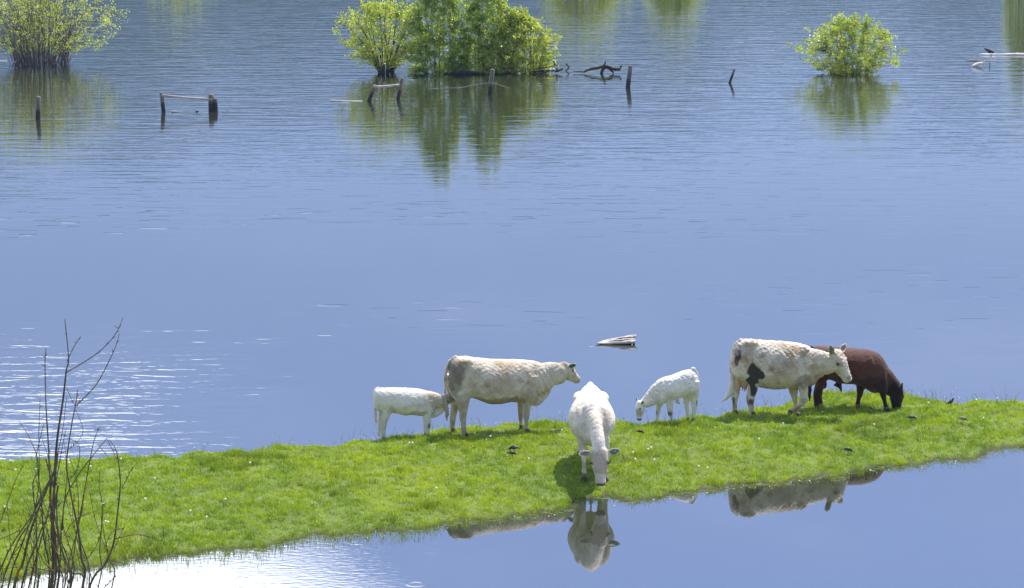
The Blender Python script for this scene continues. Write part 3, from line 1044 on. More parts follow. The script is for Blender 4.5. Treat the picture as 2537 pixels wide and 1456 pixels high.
# ---- cow grazing towards the viewer
gp = on_ground(1467, 1186)
root = empty('cow', (gp.x, gp.y + 0.55, float(islet_h(gp.x, gp.y + 0.55)) - 0.01), R(-90))
tag(root, 'white cow seen head on, grazing at the edge of the near water', 'cow', 'cattle on the grass strip')
b = Beast()
b.torso([(-1.02, 0, 1.18, .95, .05), (-.97, 0, 1.28, .80, .14), (-.86, 0, 1.335, .66, .23), (-.70, 0, 1.35, .60, .29), (-.50, 0, 1.35, .57, .33), (-.25, 0, 1.34, .56, .38), (0, 0, 1.33, .52, .41),
         (.22, 0, 1.33, .51, .40), (.42, 0, 1.36, .53, .34), (.60, 0, 1.33, .55, .27), (.74, .01, 1.25, .58, .18), (.86, .02, 1.12, .66, .10)], n=1.85)
b.g.ell((-.48, .175, 1.155), (.24, .15, .12))
b.g.ell((-.48, -.175, 1.155), (.24, .15, .12))
b.g.ell((-.74, 0, 1.30), (.26, .07, .08))
b.g.ell((.52, .215, .95), (.20, .11, .29))
b.g.ell((.52, -.215, .95), (.20, .11, .29))
b.g.ell((.42, 0, 1.30), (.22, .05, .07))
b.limb([(.66, .01, 1.00, .25, .13), (.86, .04, .94, .24, .125), (1.05, .07, .83, .19, .118), (1.18, .09, .72, .155, .115), (1.28, .10, .60, .12, .10)])
b.head((1.32, .105, .645), (0.17, 0.035, -1.0), (0, 1, 0.02), L=0.575, tagside=1, ears=((1, (.0, .1, .16)), (-1, (.0, .1, .0))), wid=1.22, dep=1.08, innercol=(0.24, 0.15, 0.11))
b.limb([(.50, .19, .80, .16, .09), (.52, .22, .62, .11, .08), (.53, .235, .48, .07, .058), (.54, .235, .40, .06, .054), (.54, .235, .28, .04, .038), (.54, .235, .15, .038, .040), (.56, .235, .06, .05, .046)])
b.limb([(.50, -.19, .80, .16, .09), (.53, -.18, .62, .11, .08), (.56, -.155, .48, .07, .058), (.57, -.15, .40, .06, .054), (.57, -.145, .28, .04, .038), (.57, -.14, .15, .038, .040), (.59, -.14, .06, .05, .046)])
b.limb([(-.72, .17, .95, .24, .12), (-.70, .20, .72, .17, .10), (-.76, .19, .52, .09, .06), (-.80, .18, .40, .06, .045), (-.79, .18, .22, .042, .038), (-.76, .18, .06, .05, .045)])
b.limb([(-.72, -.17, .95, .24, .12), (-.70, -.20, .72, .17, .10), (-.76, -.19, .52, .09, .06), (-.80, -.18, .40, .06, .045), (-.79, -.18, .22, .042, .038), (-.76, -.18, .06, .05, .045)])
for x_, y_ in ((.60, .235), (.63, -.14), (-.74, .18), (-.74, -.18)):
    zz = float(islet_h(root.location.x + y_, root.location.y - x_)) - root.location.z
    b.hoof((x_, y_, zz + .03), 0.0)
b.limb([(-.98, 0, 1.28, .05, .05), (-1.10, .02, 1.15, .03, .03), (-1.12, .03, .95, .026, .026), (-1.12, .03, .6, .022, .022)])
gs = Geo()
gs.tube([(-1.12, .03, .62), (-1.12, .03, .45), (-1.12, .02, .28)], [.022, .04, .006], 8, 0.3, sub=4)
b.parts.append(('tail_switch', gs, m_pt))
b.spots += [((.72, .0, 1.22), (.34, .04, .22), (0.54, 0.43, 0.29), .45, .6), ((1.0, .06, 1.0), (.2, .04, .2), (0.54, 0.43, 0.29), .5, .6), ((1.36, .1, .44), (.18, .22, .22), (0.42, 0.33, 0.225), .75, .5), ((1.37, -.015, .46), (.06, .045, .05), (0.13, 0.095, 0.07), .85, .2), ((1.37, .225, .46), (.06, .045, .05), (0.13, 0.095, 0.07), .85, .2),  # last two: shadow of the eye sockets painted into the coat colour
            ((.5, -.28, .75), (.2, .12, .25), (0.50, 0.42, 0.30), .45, .6), ((.55, -.14, .22), (.08, .08, .08), (0.40, 0.33, 0.26), .6, .4),
            ((1.40, .125, .075), (.11, .11, .05), (0.07, 0.05, 0.045), .9, .15)]
b.build(root, 0.0135, WHITE, 8, 0.002, dirt_amt=0.42, folds=[((.05, .36, .95), (.35, .2, .3), (1, 0, .1), .12, .007), ((.05, -.36, .95), (.35, .2, .3), (1, 0, .1), .12, .007), ((.85, .12, 1.0), (.3, .12, .3), (.8, 0, -.6), .09, .007), ((.85, -.08, 1.0), (.3, .12, .3), (.8, 0, -.6), .09, .007),
        ((.62, .2, 1.1), (.12, .12, .3), (.9, .5, .2), .16, .014), ((.62, -.2, 1.1), (.12, .12, .3), (.9, -.5, .2), .16, .014)])

# ---- grazing calf
CR3 = (2400, 1390)
tr = Trace(1200, 1245, CR3, 4.853, yaw=0.14)
root = empty('calf', tr.pos)
tag(root, 'small fluffy white calf grazing alone, facing left', 'calf', 'cattle on the grass strip')
b = Beast()
b.torso(tr.torso([(1588, 520, 640, .05), (1568, 360, 740, .12), (1520, 268, 770, .16), (1450, 232, 765, .175), (1370, 235, 755, .18), (1280, 258, 790, .195), (1160, 305, 830, .21), (1050, 345, 850, .205),
                  (950, 368, 900, .18), (870, 395, 940, .155), (800, 440, 920, .12), (750, 500, 880, .07)]))
b.limb([tr.p(900, 640) + (.20, .15), tr.p(800, 715) + (.185, .12), tr.p(710, 780, -.01) + (.15, .095), tr.p(620, 850, -.02) + (.118, .08), tr.p(550, 900, -.02) + (.092, .075)])
b.head(tr.p(455, 872, -.02), (-0.03, -0.12, -0.85), (0.35, -0.93, 0.0), L=0.32, wid=1.12, dep=1.1, hint=(-1, 0, .2), ears=((1, (.35, -.55, .45), (-.45, -.85, -.1)), (-1, (-.25, .5, .8), (-.8, -.3, .2))), innercol=(0.12, 0.085, 0.065))
b.limb([tr.p(1010, 650, -.09) + (.13, .065), tr.p(1030, 760, -.10) + (.09, .06)] + tr.limb([(965, 1112, 850, .052), (985, 1106, 960, .042), (992, 1100, 1050, .037), (1010, 1098, 1100, .034), (1045, 1100, 1170, .025), (1050, 1108, 1230, .026), (1052, 1130, 1275, .03)], y=-.10))
b.limb([tr.p(900, 800, .08) + (.09, .055)] + tr.limb([(785, 905, 920, .045), (785, 880, 1000, .036), (782, 862, 1070, .034), (785, 850, 1120, .026), (778, 842, 1180, .024), (760, 840, 1225, .026), (745, 830, 1258, .03)], y=.08))
b.limb([tr.p(1450, 480, -.08) + (.15, .08), tr.p(1470, 640, -.09) + (.12, .075)] + tr.limb([(1415, 1585, 780, .06), (1445, 1575, 870, .045), (1455, 1572, 930, .036), (1462, 1562, 990, .032), (1475, 1548, 1080, .026), (1468, 1540, 1150, .026), (1462, 1540, 1190, .03)], y=-.02))
b.limb([tr.p(1400, 640, .08) + (.12, .07)] + tr.limb([(1300, 1440, 830, .055), (1325, 1432, 910, .042), (1345, 1430, 980, .034), (1355, 1425, 1030, .029), (1368, 1428, 1100, .025), (1378, 1432, 1160, .028)], y=.10))
for X, yy in ((1095, -.10), (785, .08), (1500, -.02), (1405, .10)):
    hoof_at(b, tr, X, yy, math.pi, 0.62)
b.limb([tr.p(1440, 240, 0) + (.03, .03), tr.p(1500, 240, -.01) + (.03, .03), tr.p(1550, 320, -.02) + (.024, .024), tr.p(1578, 450, -.03) + (.02, .02), tr.p(1592, 600, -.03) + (.018, .018), tr.p(1580, 760, -.03) + (.018, .018)], sub=6)
P_ = tr.p
b.spots += [(P_(1045, 1085, -.12), (.05, .06, .045), (0.13, 0.085, 0.055), .85, .3), (P_(1568, 890, -.05), (.025, .08, .06), (0.10, 0.07, 0.05), .85, .3), (P_(790, 1070, .06), (.02, .06, .04), (0.16, 0.11, 0.08), .7, .3),
            (P_(450, 1060, -.05), (.07, .12, .09), (0.38, 0.26, 0.20), .55, .5), (P_(460, 1190, -.05), (.08, .10, .03), (0.06, 0.045, 0.05), .9, .2), (P_(1200, 840, -.05), (.10, .15, .05), (0.40, 0.32, 0.20), .6, .5),
            (P_(1470, 680, -.15), (.10, .1, .09), (0.42, 0.38, 0.31), .4, .7), (P_(1465, 420, -.15), (.03, .1, .035), (0.38, 0.34, 0.30), .5, .4)]
gs = Geo()
gs.tube([P_(1180, 830, 0), P_(1200, 870, 0), P_(1240, 900, 0)], [.04, .03, .008], 8, 0.2, sub=3)
b.parts.append(('navel_tuft', gs, m_pt))
b.build(root, 0.0105, (0.80, 0.76, 0.67), 4, 0.004, dirt_amt=0.36, folds=[(P_(900, 820, -.1), (.12, .2, .14), (1, 0, -.6), .055, .006), (P_(1110, 700, -.12), (.05, .15, .14), (1, 0, .1), .07, .006), (P_(1380, 700, -.1), (.06, .15, .12), (1, 0, -.4), .08, .007)])

# ---- shaggy cow walking right
CR4 = (2780, 1280)
tr = Trace(750, 1058, CR4, 3.171, yaw=0.06)
root = empty('cow', tr.pos)
tag(root, 'shaggy white cow with a black thigh, walking right in front of the brown bull', 'cow', 'cattle on the grass strip')
b = Beast()
b.torso(tr.torso([(222, 330, 520, .07), (245, 230, 600, .18), (300, 160, 660, .26), (370, 124, 680, .29), (470, 124, 705, .30), (590, 136, 735, .35), (740, 146, 760, .39), (890, 156, 755, .38),
                  (1000, 166, 738, .34), (1095, 183, 735, .29), (1170, 205, 720, .24), (1240, 240, 660, .17), (1290, 275, 580, .10)]), n=2.35)
b.limb([tr.p(1060, 430) + (.26, .20), tr.p(1150, 428) + (.30, .20), tr.p(1250, 425) + (.265, .16), tr.p(1350, 430, -.01) + (.235, .135), tr.p(1440, 440, -.02) + (.20, .125), tr.p(1520, 430, -.03) + (.14, .11)])
b.limb([tr.p(1160, 560) + (.17, .11), tr.p(1210, 660) + (.10, .06), tr.p(1290, 590) + (.08, .045), tr.p(1370, 560) + (.05, .04)])
b.head(tr.p(1528, 303, -.04), (0.42, -0.16, -0.82), (0.65, 0.74, 0.0), L=0.57, tagside=-1, wid=1.08, dep=1.12, ears=((1, (.1, .0, .5)), (-1, (-.32, -.30, .9), (.2, -.95, .1))), ear_s=1.1, innercol=(0.26, 0.14, 0.10))
b.g.ell(tr.p(1580, 330, -.04), (.07, .07, .06))
# near hind and far hind
b.limb([tr.p(430, 370, -.13) + (.27, .14), tr.p(480, 500, -.15) + (.24, .13)] + tr.limb([(400, 610, 620, .105), (432, 565, 720, .078), (425, 540, 790, .06), (412, 522, 850, .052), (420, 512, 910, .046), (440, 510, 970, .040), (452, 512, 1030, .040), (452, 528, 1075, .045)], y=-.17))
b.limb([tr.p(360, 400, .12) + (.22, .12), tr.p(330, 530, .14) + (.17, .11)] + tr.limb([(262, 375, 640, .09), (262, 345, 730, .065), (240, 338, 800, .052), (235, 325, 850, .046), (248, 310, 920, .038), (250, 310, 990, .038), (248, 318, 1060, .042)], y=-.06))
# fore: far leg standing, near leg lifted
b.limb([tr.p(1060, 560, .13) + (.15, .09)] + tr.limb([(950, 1085, 740, .075), (980, 1072, 820, .055), (1000, 1068, 870, .050), (1018, 1072, 930, .040), (1030, 1080, 980, .036), (1045, 1098, 1020, .04)], y=.12))
b.limb([tr.p(1120, 430, -.14) + (.20, .09), tr.p(1115, 570, -.15) + (.16, .10)] + tr.limb([(1045, 1185, 690, .085), (1070, 1182, 780, .064), (1082, 1178, 850, .054)], y=-.15)
       + [tr.p(1118, 905, -.15) + (.068, .050), tr.p(1085, 950, -.15) + (.050, .042), tr.p(1045, 990, -.15) + (.042, .038), tr.p(1005, 1015, -.15) + (.045, .040), tr.p(978, 1030, -.15) + (.04, .038)])
b.g.ell(tr.p(1110, 400, -.12), (.18, .15, .30))
b.g.ell(tr.p(460, 190, -.15), (.15, .10, .07))
b.g.ell(tr.p(420, 420, -.16), (.21, .15, .27))
for X, yy in ((497, -.17), (285, -.06), (1085, .12)):
    hoof_at(b, tr, X, yy, 0.0, 1.05)
q_ = tr.p(962, 1035, -.15)
b.hoof(q_, 0.0, 1.05, R(95))
# tail
b.limb([tr.p(365, 150, 0) + (.05, .05), tr.p(300, 185, -.02) + (.042, .042), tr.p(258, 260, -.04) + (.036, .036), tr.p(243, 360, -.05) + (.032, .032), tr.p(236, 470, -.06) + (.028, .028), tr.p(233, 580, -.07) + (.026, .026)], sub=6)
gs = Geo()
gs.tube([tr.p(234, 560, -.07), tr.p(235, 660, -.08), tr.p(232, 740, -.08), tr.p(215, 800, -.08), tr.p(170, 860, -.09), tr.p(105, 908, -.09)], [.028, .042, .055, .052, .034, .004], 9, 0.25, sub=4)
gs.tube([tr.p(236, 640, -.07), tr.p(250, 730, -.08), tr.p(245, 800, -.08), tr.p(215, 850, -.08)], [.03, .035, .03, .004], 8, 0.25, sub=4)
b.parts.append(('tail_switch', gs, m_pt))
gu = Geo()
gu.ell(tr.p(390, 670, -.03), (.10, .12, .11))
for X, Y_, yy in ((397, 755, -.09), (420, 735, -.03), (378, 740, .03)):
    gu.tube([tr.p(X, Y_ - 45, yy), tr.p(X, Y_ - 10, yy), tr.p(X, Y_ + 28, yy)], [.022, .017, .010], 8)
b.parts.append(('udder', gu, M_UDDER))
P_ = tr.p
BLK = (0.050, 0.043, 0.033)
b.spots += [ (P_(470, 900, -.18), (.07, .06, .09), (0.10, 0.075, 0.055), .9, .4), (P_(262, 890, -.08), (.045, .1, .09), (0.10, 0.075, 0.055), .8, .5),
            (P_(305, 310, -.2), (.055, .25, .14), (0.055, 0.032, 0.025), .95, .25), (P_(285, 400, -.2), (.035, .2, .10), (0.06, 0.04, 0.03), .9, .3),
            (P_(210, 480, -.05), (.03, .10, .25), (0.20, 0.16, 0.12), .5, .5),
            (P_(820, 460, -.38), (.30, .15, .20), (0.40, 0.32, 0.24), .55, .7), (P_(700, 660, -.35), (.5, .25, .13), (0.50, 0.41, 0.24), .6, .6), (P_(380, 270, -.28), (.14, .15, .10), (0.34, 0.28, 0.21), .5, .7),
            (P_(1110, 470, -.28), (.14, .15, .16), (0.32, 0.27, 0.20), .6, .7), (P_(1105, 640, -.24), (.12, .12, .14), (0.26, 0.23, 0.18), .65, .7), (P_(1330, 560, -.1), (.30, .15, .14), (0.52, 0.42, 0.26), .5, .6),
            (P_(720, 230, -.2), (.6, .3, .12), (0.58, 0.54, 0.45), .35, .8), (P_(310, 720, -.1), (.07, .1, .14), (0.55, 0.32, 0.14), .6, .5), (P_(1130, 890, -.18), (.06, .06, .05), (0.30, 0.22, 0.16), .5, .5),
            (P_(1480, 400, -.1), (.15, .2, .14), (0.58, 0.50, 0.36), .4, .7), (P_(1675, 610, -.15), (.05, .08, .06), (0.30, 0.20, 0.19), .8, .2),
            (P_(462, 520, -.25), (.08, .2, .14), BLK, 1.0, .6), (P_(520, 550, -.28), (.12, .2, .10), BLK, 1.0, .6), (P_(590, 570, -.28), (.06, .2, .08), BLK, 1.0, .5), (P_(490, 640, -.25), (.095, .2, .16), BLK, 1.0, .6), (P_(500, 750, -.22), (.07, .15, .13), BLK, 1.0, .6),
            (P_(495, 810, -.2), (.05, .12, .05), BLK, .9, .3)]
b.build(root, 0.0135, (0.66, 0.58, 0.44), 6, 0.007, dirt_amt=0.9, folds=[(P_(1290, 520, -.1), (.2, .25, .25), (1, 0, .6), .09, .009), (P_(1020, 600, -.25), (.08, .2, .2), (1, 0, .1), .10, .012), (P_(600, 560, -.3), (.10, .2, .18), (1, 0, -.5), .13, .012)])

# ---- brown bull grazing behind it
tr = Trace(1700, 972, CR4, 3.171, yaw=-0.02)
root = empty('bull', tr.pos)
tag(root, 'dark reddish brown bull grazing at the right, partly behind the shaggy white cow', 'bull', 'cattle on the grass strip')
b = Beast()
b.torso(tr.torso([(1190, 330, 520, .08), (1215, 250, 600, .20), (1270, 212, 640, .28), (1350, 210, 650, .31), (1450, 218, 640, .33), (1560, 226, 680, .37), (1680, 234, 692, .38), (1780, 240, 700, .37),
                  (1880, 250, 745, .34), (1970, 268, 800, .30), (2050, 300, 805, .25), (2120, 370, 790, .19), (2170, 460, 740, .12)]), n=2.4)
b.limb([tr.p(1900, 520) + (.10, .10), tr.p(1990, 560) + (.20, .19), tr.p(2085, 610) + (.24, .18), tr.p(2180, 690, -.01) + (.205, .145), tr.p(2260, 760, -.01) + (.165, .12), tr.p(2290, 800, -.02) + (.13, .11)])
b.head(tr.p(2325, 735, -.02), (-0.09, -0.10, -0.95), (0.25, -0.97, 0.0), L=0.50, wid=1.1, ears=((1, (-.5, -.2, .75)), (-1, (-.3, -.3, .2))), innercol=(0.05, 0.025, 0.02))
b.limb([tr.p(1320, 420, -.14) + (.26, .14), tr.p(1330, 540, -.15) + (.22, .13)] + tr.limb([(1262, 1400, 660, .10), (1255, 1370, 740, .075), (1240, 1345, 810, .058), (1246, 1335, 870, .05), (1252, 1322, 930, .042), (1255, 1325, 975, .045)], y=-.17))
b.limb([tr.p(1320, 500, .14) + (.22, .12)] + tr.limb([(1290, 1400, 700, .08), (1300, 1385, 790, .06), (1315, 1378, 850, .048), (1330, 1385, 910, .042), (1340, 1398, 945, .045)], y=.15))
b.limb([tr.p(1850, 420, -.10) + (.08, .05), tr.p(1865, 520, -.14) + (.17, .10)] + tr.limb([(1772, 1890, 680, .09), (1780, 1875, 760, .066), (1785, 1858, 820, .055), (1782, 1838, 880, .042), (1772, 1828, 930, .042), (1765, 1828, 960, .045)], y=-.10))
b.limb([tr.p(2010, 440, -.08) + (.08, .05), tr.p(2040, 560, -.12) + (.16, .10)] + tr.limb([(2030, 2160, 720, .09), (2055, 2150, 790, .066), (2075, 2145, 845, .055), (2100, 2150, 900, .042), (2110, 2162, 945, .042), (2112, 2175, 970, .045)], y=-.16))
b.g.ell(tr.p(1900, 500, -.14), (.20, .18, .30))
for X, yy in ((1290, -.17), (1370, .15), (1800, -.10), (2145, -.16)):
    hoof_at(b, tr, X, yy, 0.0, 1.1)
b.g.ell(tr.p(1390, 690, 0), (.055, .07, .10))
b.limb([tr.p(1540, 670) + (.09, .06), tr.p(1580, 715) + (.05, .035), tr.p(1598, 760) + (.025, .02)])
b.limb([tr.p(1240, 225, 0) + (.05, .05), tr.p(1205, 290, -.02) + (.035, .035), tr.p(1195, 450, -.03) + (.03, .03), tr.p(1200, 620, -.03) + (.026, .026)], sub=5)
gs = Geo()
gs.tube([tr.p(1200, 600, -.03), tr.p(1205, 740, -.03), tr.p(1206, 820, -.03), tr.p(1212, 905, -.03)], [.026, .045, .035, .004], 8, 0.25, sub=4)
b.parts.append(('tail_switch', gs, M_BIRD))
gs = Geo()
gs.tube([tr.p(1595, 745), tr.p(1600, 770), tr.p(1602, 792)], [.025, .018, .004], 7, 0.3)
b.parts.append(('sheath_tuft', gs, M_BIRD))
P_ = tr.p
DK = (0.012, 0.008, 0.007)
b.spots += [(P_(2290, 850, -.05), (.30, .3, .35), DK, .85, .3), (P_(2150, 760, -.1), (.25, .3, .20), (0.016, 0.009, 0.008), .7, .5), (P_(1700, 640, -.1), (.7, .35, .12), (0.018, 0.008, 0.006), .6, .5),
            (P_(1300, 850, 0), (.15, .4, .35), (0.020, 0.010, 0.008), .7, .4), (P_(1820, 850, 0), (.12, .4, .30), (0.022, 0.010, 0.008), .6, .4), (P_(2120, 880, 0), (.12, .4, .25), (0.022, 0.010, 0.008), .6, .4)]
b.build(root, 0.0145, (0.085, 0.031, 0.016), 10, 0.0015, dirt=(0.55, 0.45, 0.38), dirt_amt=0.5)


# ------------------------------------------------------------------ birds
def bird(px, py, label, heading, pose='feed', mat=M_BIRD, s=1.0):
    s *= .72
    p = on_ground(px, py)
    r = empty('bird', (p.x, p.y, p.z + 0.045), heading)
    tag(r, label, 'bird', 'small birds feeding on the grass strip')
    g = Geo()
    if pose == 'stand':
        pts = [(-.10, 0, .03), (-.06, 0, .045), (0, 0, .075), (.04, 0, .11), (.06, 0, .145), (.075, 0, .16), (.10, 0, .162)]
        rd = [.010, .028, .044, .036, .024, .021, .004]
    else:
        pts = [(-.12, 0, .075), (-.07, 0, .075), (-.01, 0, .075), (.04, 0, .065), (.075, 0, .045), (.095, 0, .030), (.12, 0, .010)]
        rd = [.008, .026, .042, .036, .024, .020, .004]
    g.tube([np.array(q) * s for q in pts], np.array(rd) * s, 10, sub=4)
    link('body', g.mesh('body'), r, mat)
    g = Geo()
    a_, b_ = np.array(pts[0]), np.array(pts[1])
    g.tube([b_ * s, a_ * s, (a_ + (a_ - b_) * .9 + [0, 0, -.005]) * s], [.016 * s, .014 * s, .010 * s], 5)
    link('tail', g.mesh('tail'), r, mat)
    for sd in (1, -1):
        g = Geo()
        g.tube([(0, sd * .018 * s, .05 * s), (0.005, sd * .018 * s, -.05)], [.004, .003], 5)
        link('leg', g.mesh('leg'), r, M_TWIG)
        g = Geo()
        g.ell((-.02 * s, sd * .034 * s, (.07 if pose == 'feed' else .068) * s), (.065 * s, .012 * s, .024 * s), Matrix.Rotation(-0.15 if pose == 'feed' else -0.6, 3, 'Y'))
        link('wing', g.mesh('wing'), r, mat)
    return r


bird(2355, 1006, 'black bird standing upright near the far rim, right of the brown bull', 0.2, 'stand')
bird(2259, 1044, 'black bird feeding with lowered head below the muzzle of the bull', 0.1)
bird(2386, 1047, 'pale grey brown bird, rightmost of the birds on the grass', -0.3, mat=M_BIRDPALE)
bird(2101, 1124, 'black and white flecked bird near the near shore below the shaggy cow', 0.0)
bird(1272, 1121, 'larger black bird bending down left of the head on cow', math.pi - 0.5, s=1.2)
bird(1269, 1132, 'small dark brown bird just below the larger black one', 0.2, s=0.9)
bird(1586, 1078, 'small dark bird below the head of the grazing white calf', 0.0, s=0.85)

# ------------------------------------------------------------------ dandelion clocks
CL = [(1131, 1055), (1073, 1064), (998, 1082), (1014, 1110), (1022, 1110), (1176, 1086), (1393, 1044), (1564, 1044), (1215, 1094), (1392, 1078), (1613, 1122), (1606, 1126), (1568, 1134), (1574, 1151),
      (1621, 1152), (1731, 1169), (1753, 1172), (2470, 999), (2165, 1064), (2418, 1003), (2436, 1048), (225, 1169), (360, 1250), (262, 1306), (268, 1308), (254, 1263), (39, 1178), (89, 1176), (384, 1199),
      (171, 1160), (472, 1280), (512, 1295), (1081, 1223), (559, 1251), (1940, 1062), (1880, 1100), (2300, 1010), (2050, 1020), (300, 1150), (620, 1160), (12, 1270), (1310, 1150)]
gh = Geo()
gh.ell((0, 0, .135), (.017, .017, .017), nu=8, nv=6)
me_head = gh.mesh('clock_head')
gh = Geo()
gh.tube([(0, 0, 0), (.006, .003, .07), (0, 0, .13)], [.003, .0025, .002], 4)
me_st = gh.mesh('clock_stem')
me_head.materials.append(M_CLOCK)
me_st.materials.append(M_STALK)
MARKS = [(1120, 1072, 'the hind hooves of the cream cow'), (1300, 1068, 'the fore hooves of the cream cow'), (1480, 1195, 'the muzzle of the cow seen head on'), (1272, 1121, 'the larger black bird'),
         (1586, 1040, 'the muzzle of the grazing calf'), (1586, 1078, 'the small bird under the grazing calf'), (1660, 1052, 'the hooves of the grazing calf'), (1840, 1033, 'the hind hooves of the shaggy cow'),
         (1970, 1022, 'the lifted hoof of the shaggy cow'), (2101, 1121, 'the flecked bird'), (2259, 1044, 'the bird below the bull'), (2386, 1047, 'the pale grey brown bird'), (2355, 1006, 'the upright bird'),
         (2030, 1012, 'the hind hooves of the brown bull'), (945, 1090, 'the hind hooves of the suckling calf'), (1060, 1080, 'the fore hooves of the suckling calf'), (170, 1150, 'the tallest stems of the bare shrub'),
         (120, 1260, 'the thick of the bare shrub'), (405, 1310, 'the curled twig of the bare shrub'), (290, 1120, 'the right hand stems of the bare shrub'), (1720, 1214, 'the mirrored back of the grazing calf')]
texts = []
for px, py in CL:
    mx_, my_, nm_ = min(MARKS, key=lambda q: math.hypot(q[0] - px, (q[1] - py) * 1.6))
    dx_, dy_ = px - mx_, py - my_
    dd_ = math.hypot(dx_, dy_)
    how = 'close' if dd_ < 45 else ('' if dd_ < 110 else 'well')
    if abs(dx_) > 2.2 * abs(dy_):
        way = 'left of' if dx_ < 0 else 'right of'
    elif abs(dy_) > 2.2 * abs(dx_):
        way = 'behind' if dy_ < 0 else 'in front of'
    else:
        way = ('behind' if dy_ < 0 else 'before') + ' and ' + ('left of' if dx_ < 0 else 'right of')
    texts.append(' '.join((how + ' ' + way + ' ' + nm_).split()))
for i, (px, py) in enumerate(CL):
    twins = sorted([j for j in range(len(CL)) if texts[j] == texts[i]], key=lambda j: (CL[j][0], CL[j][1]))
    pre = 'white dandelion clock'
    if len(twins) > 1:
        k_ = twins.index(i)
        pre = ('leftmost' if k_ == 0 else 'rightmost' if k_ == len(twins) - 1 else ['', 'second', 'third', 'fourth', 'fifth', 'sixth'][k_]) + ' ' + pre
    p = on_ground(px, py)
    r = empty('dandelion', (p.x, p.y, p.z - 0.025), rng.uniform(0, 6))
    tag(r, pre + ' ' + texts[i], 'dandelion', 'dandelion clocks in the turf')
    link('seed_head', me_head, r)
    link('stalk', me_st, r)


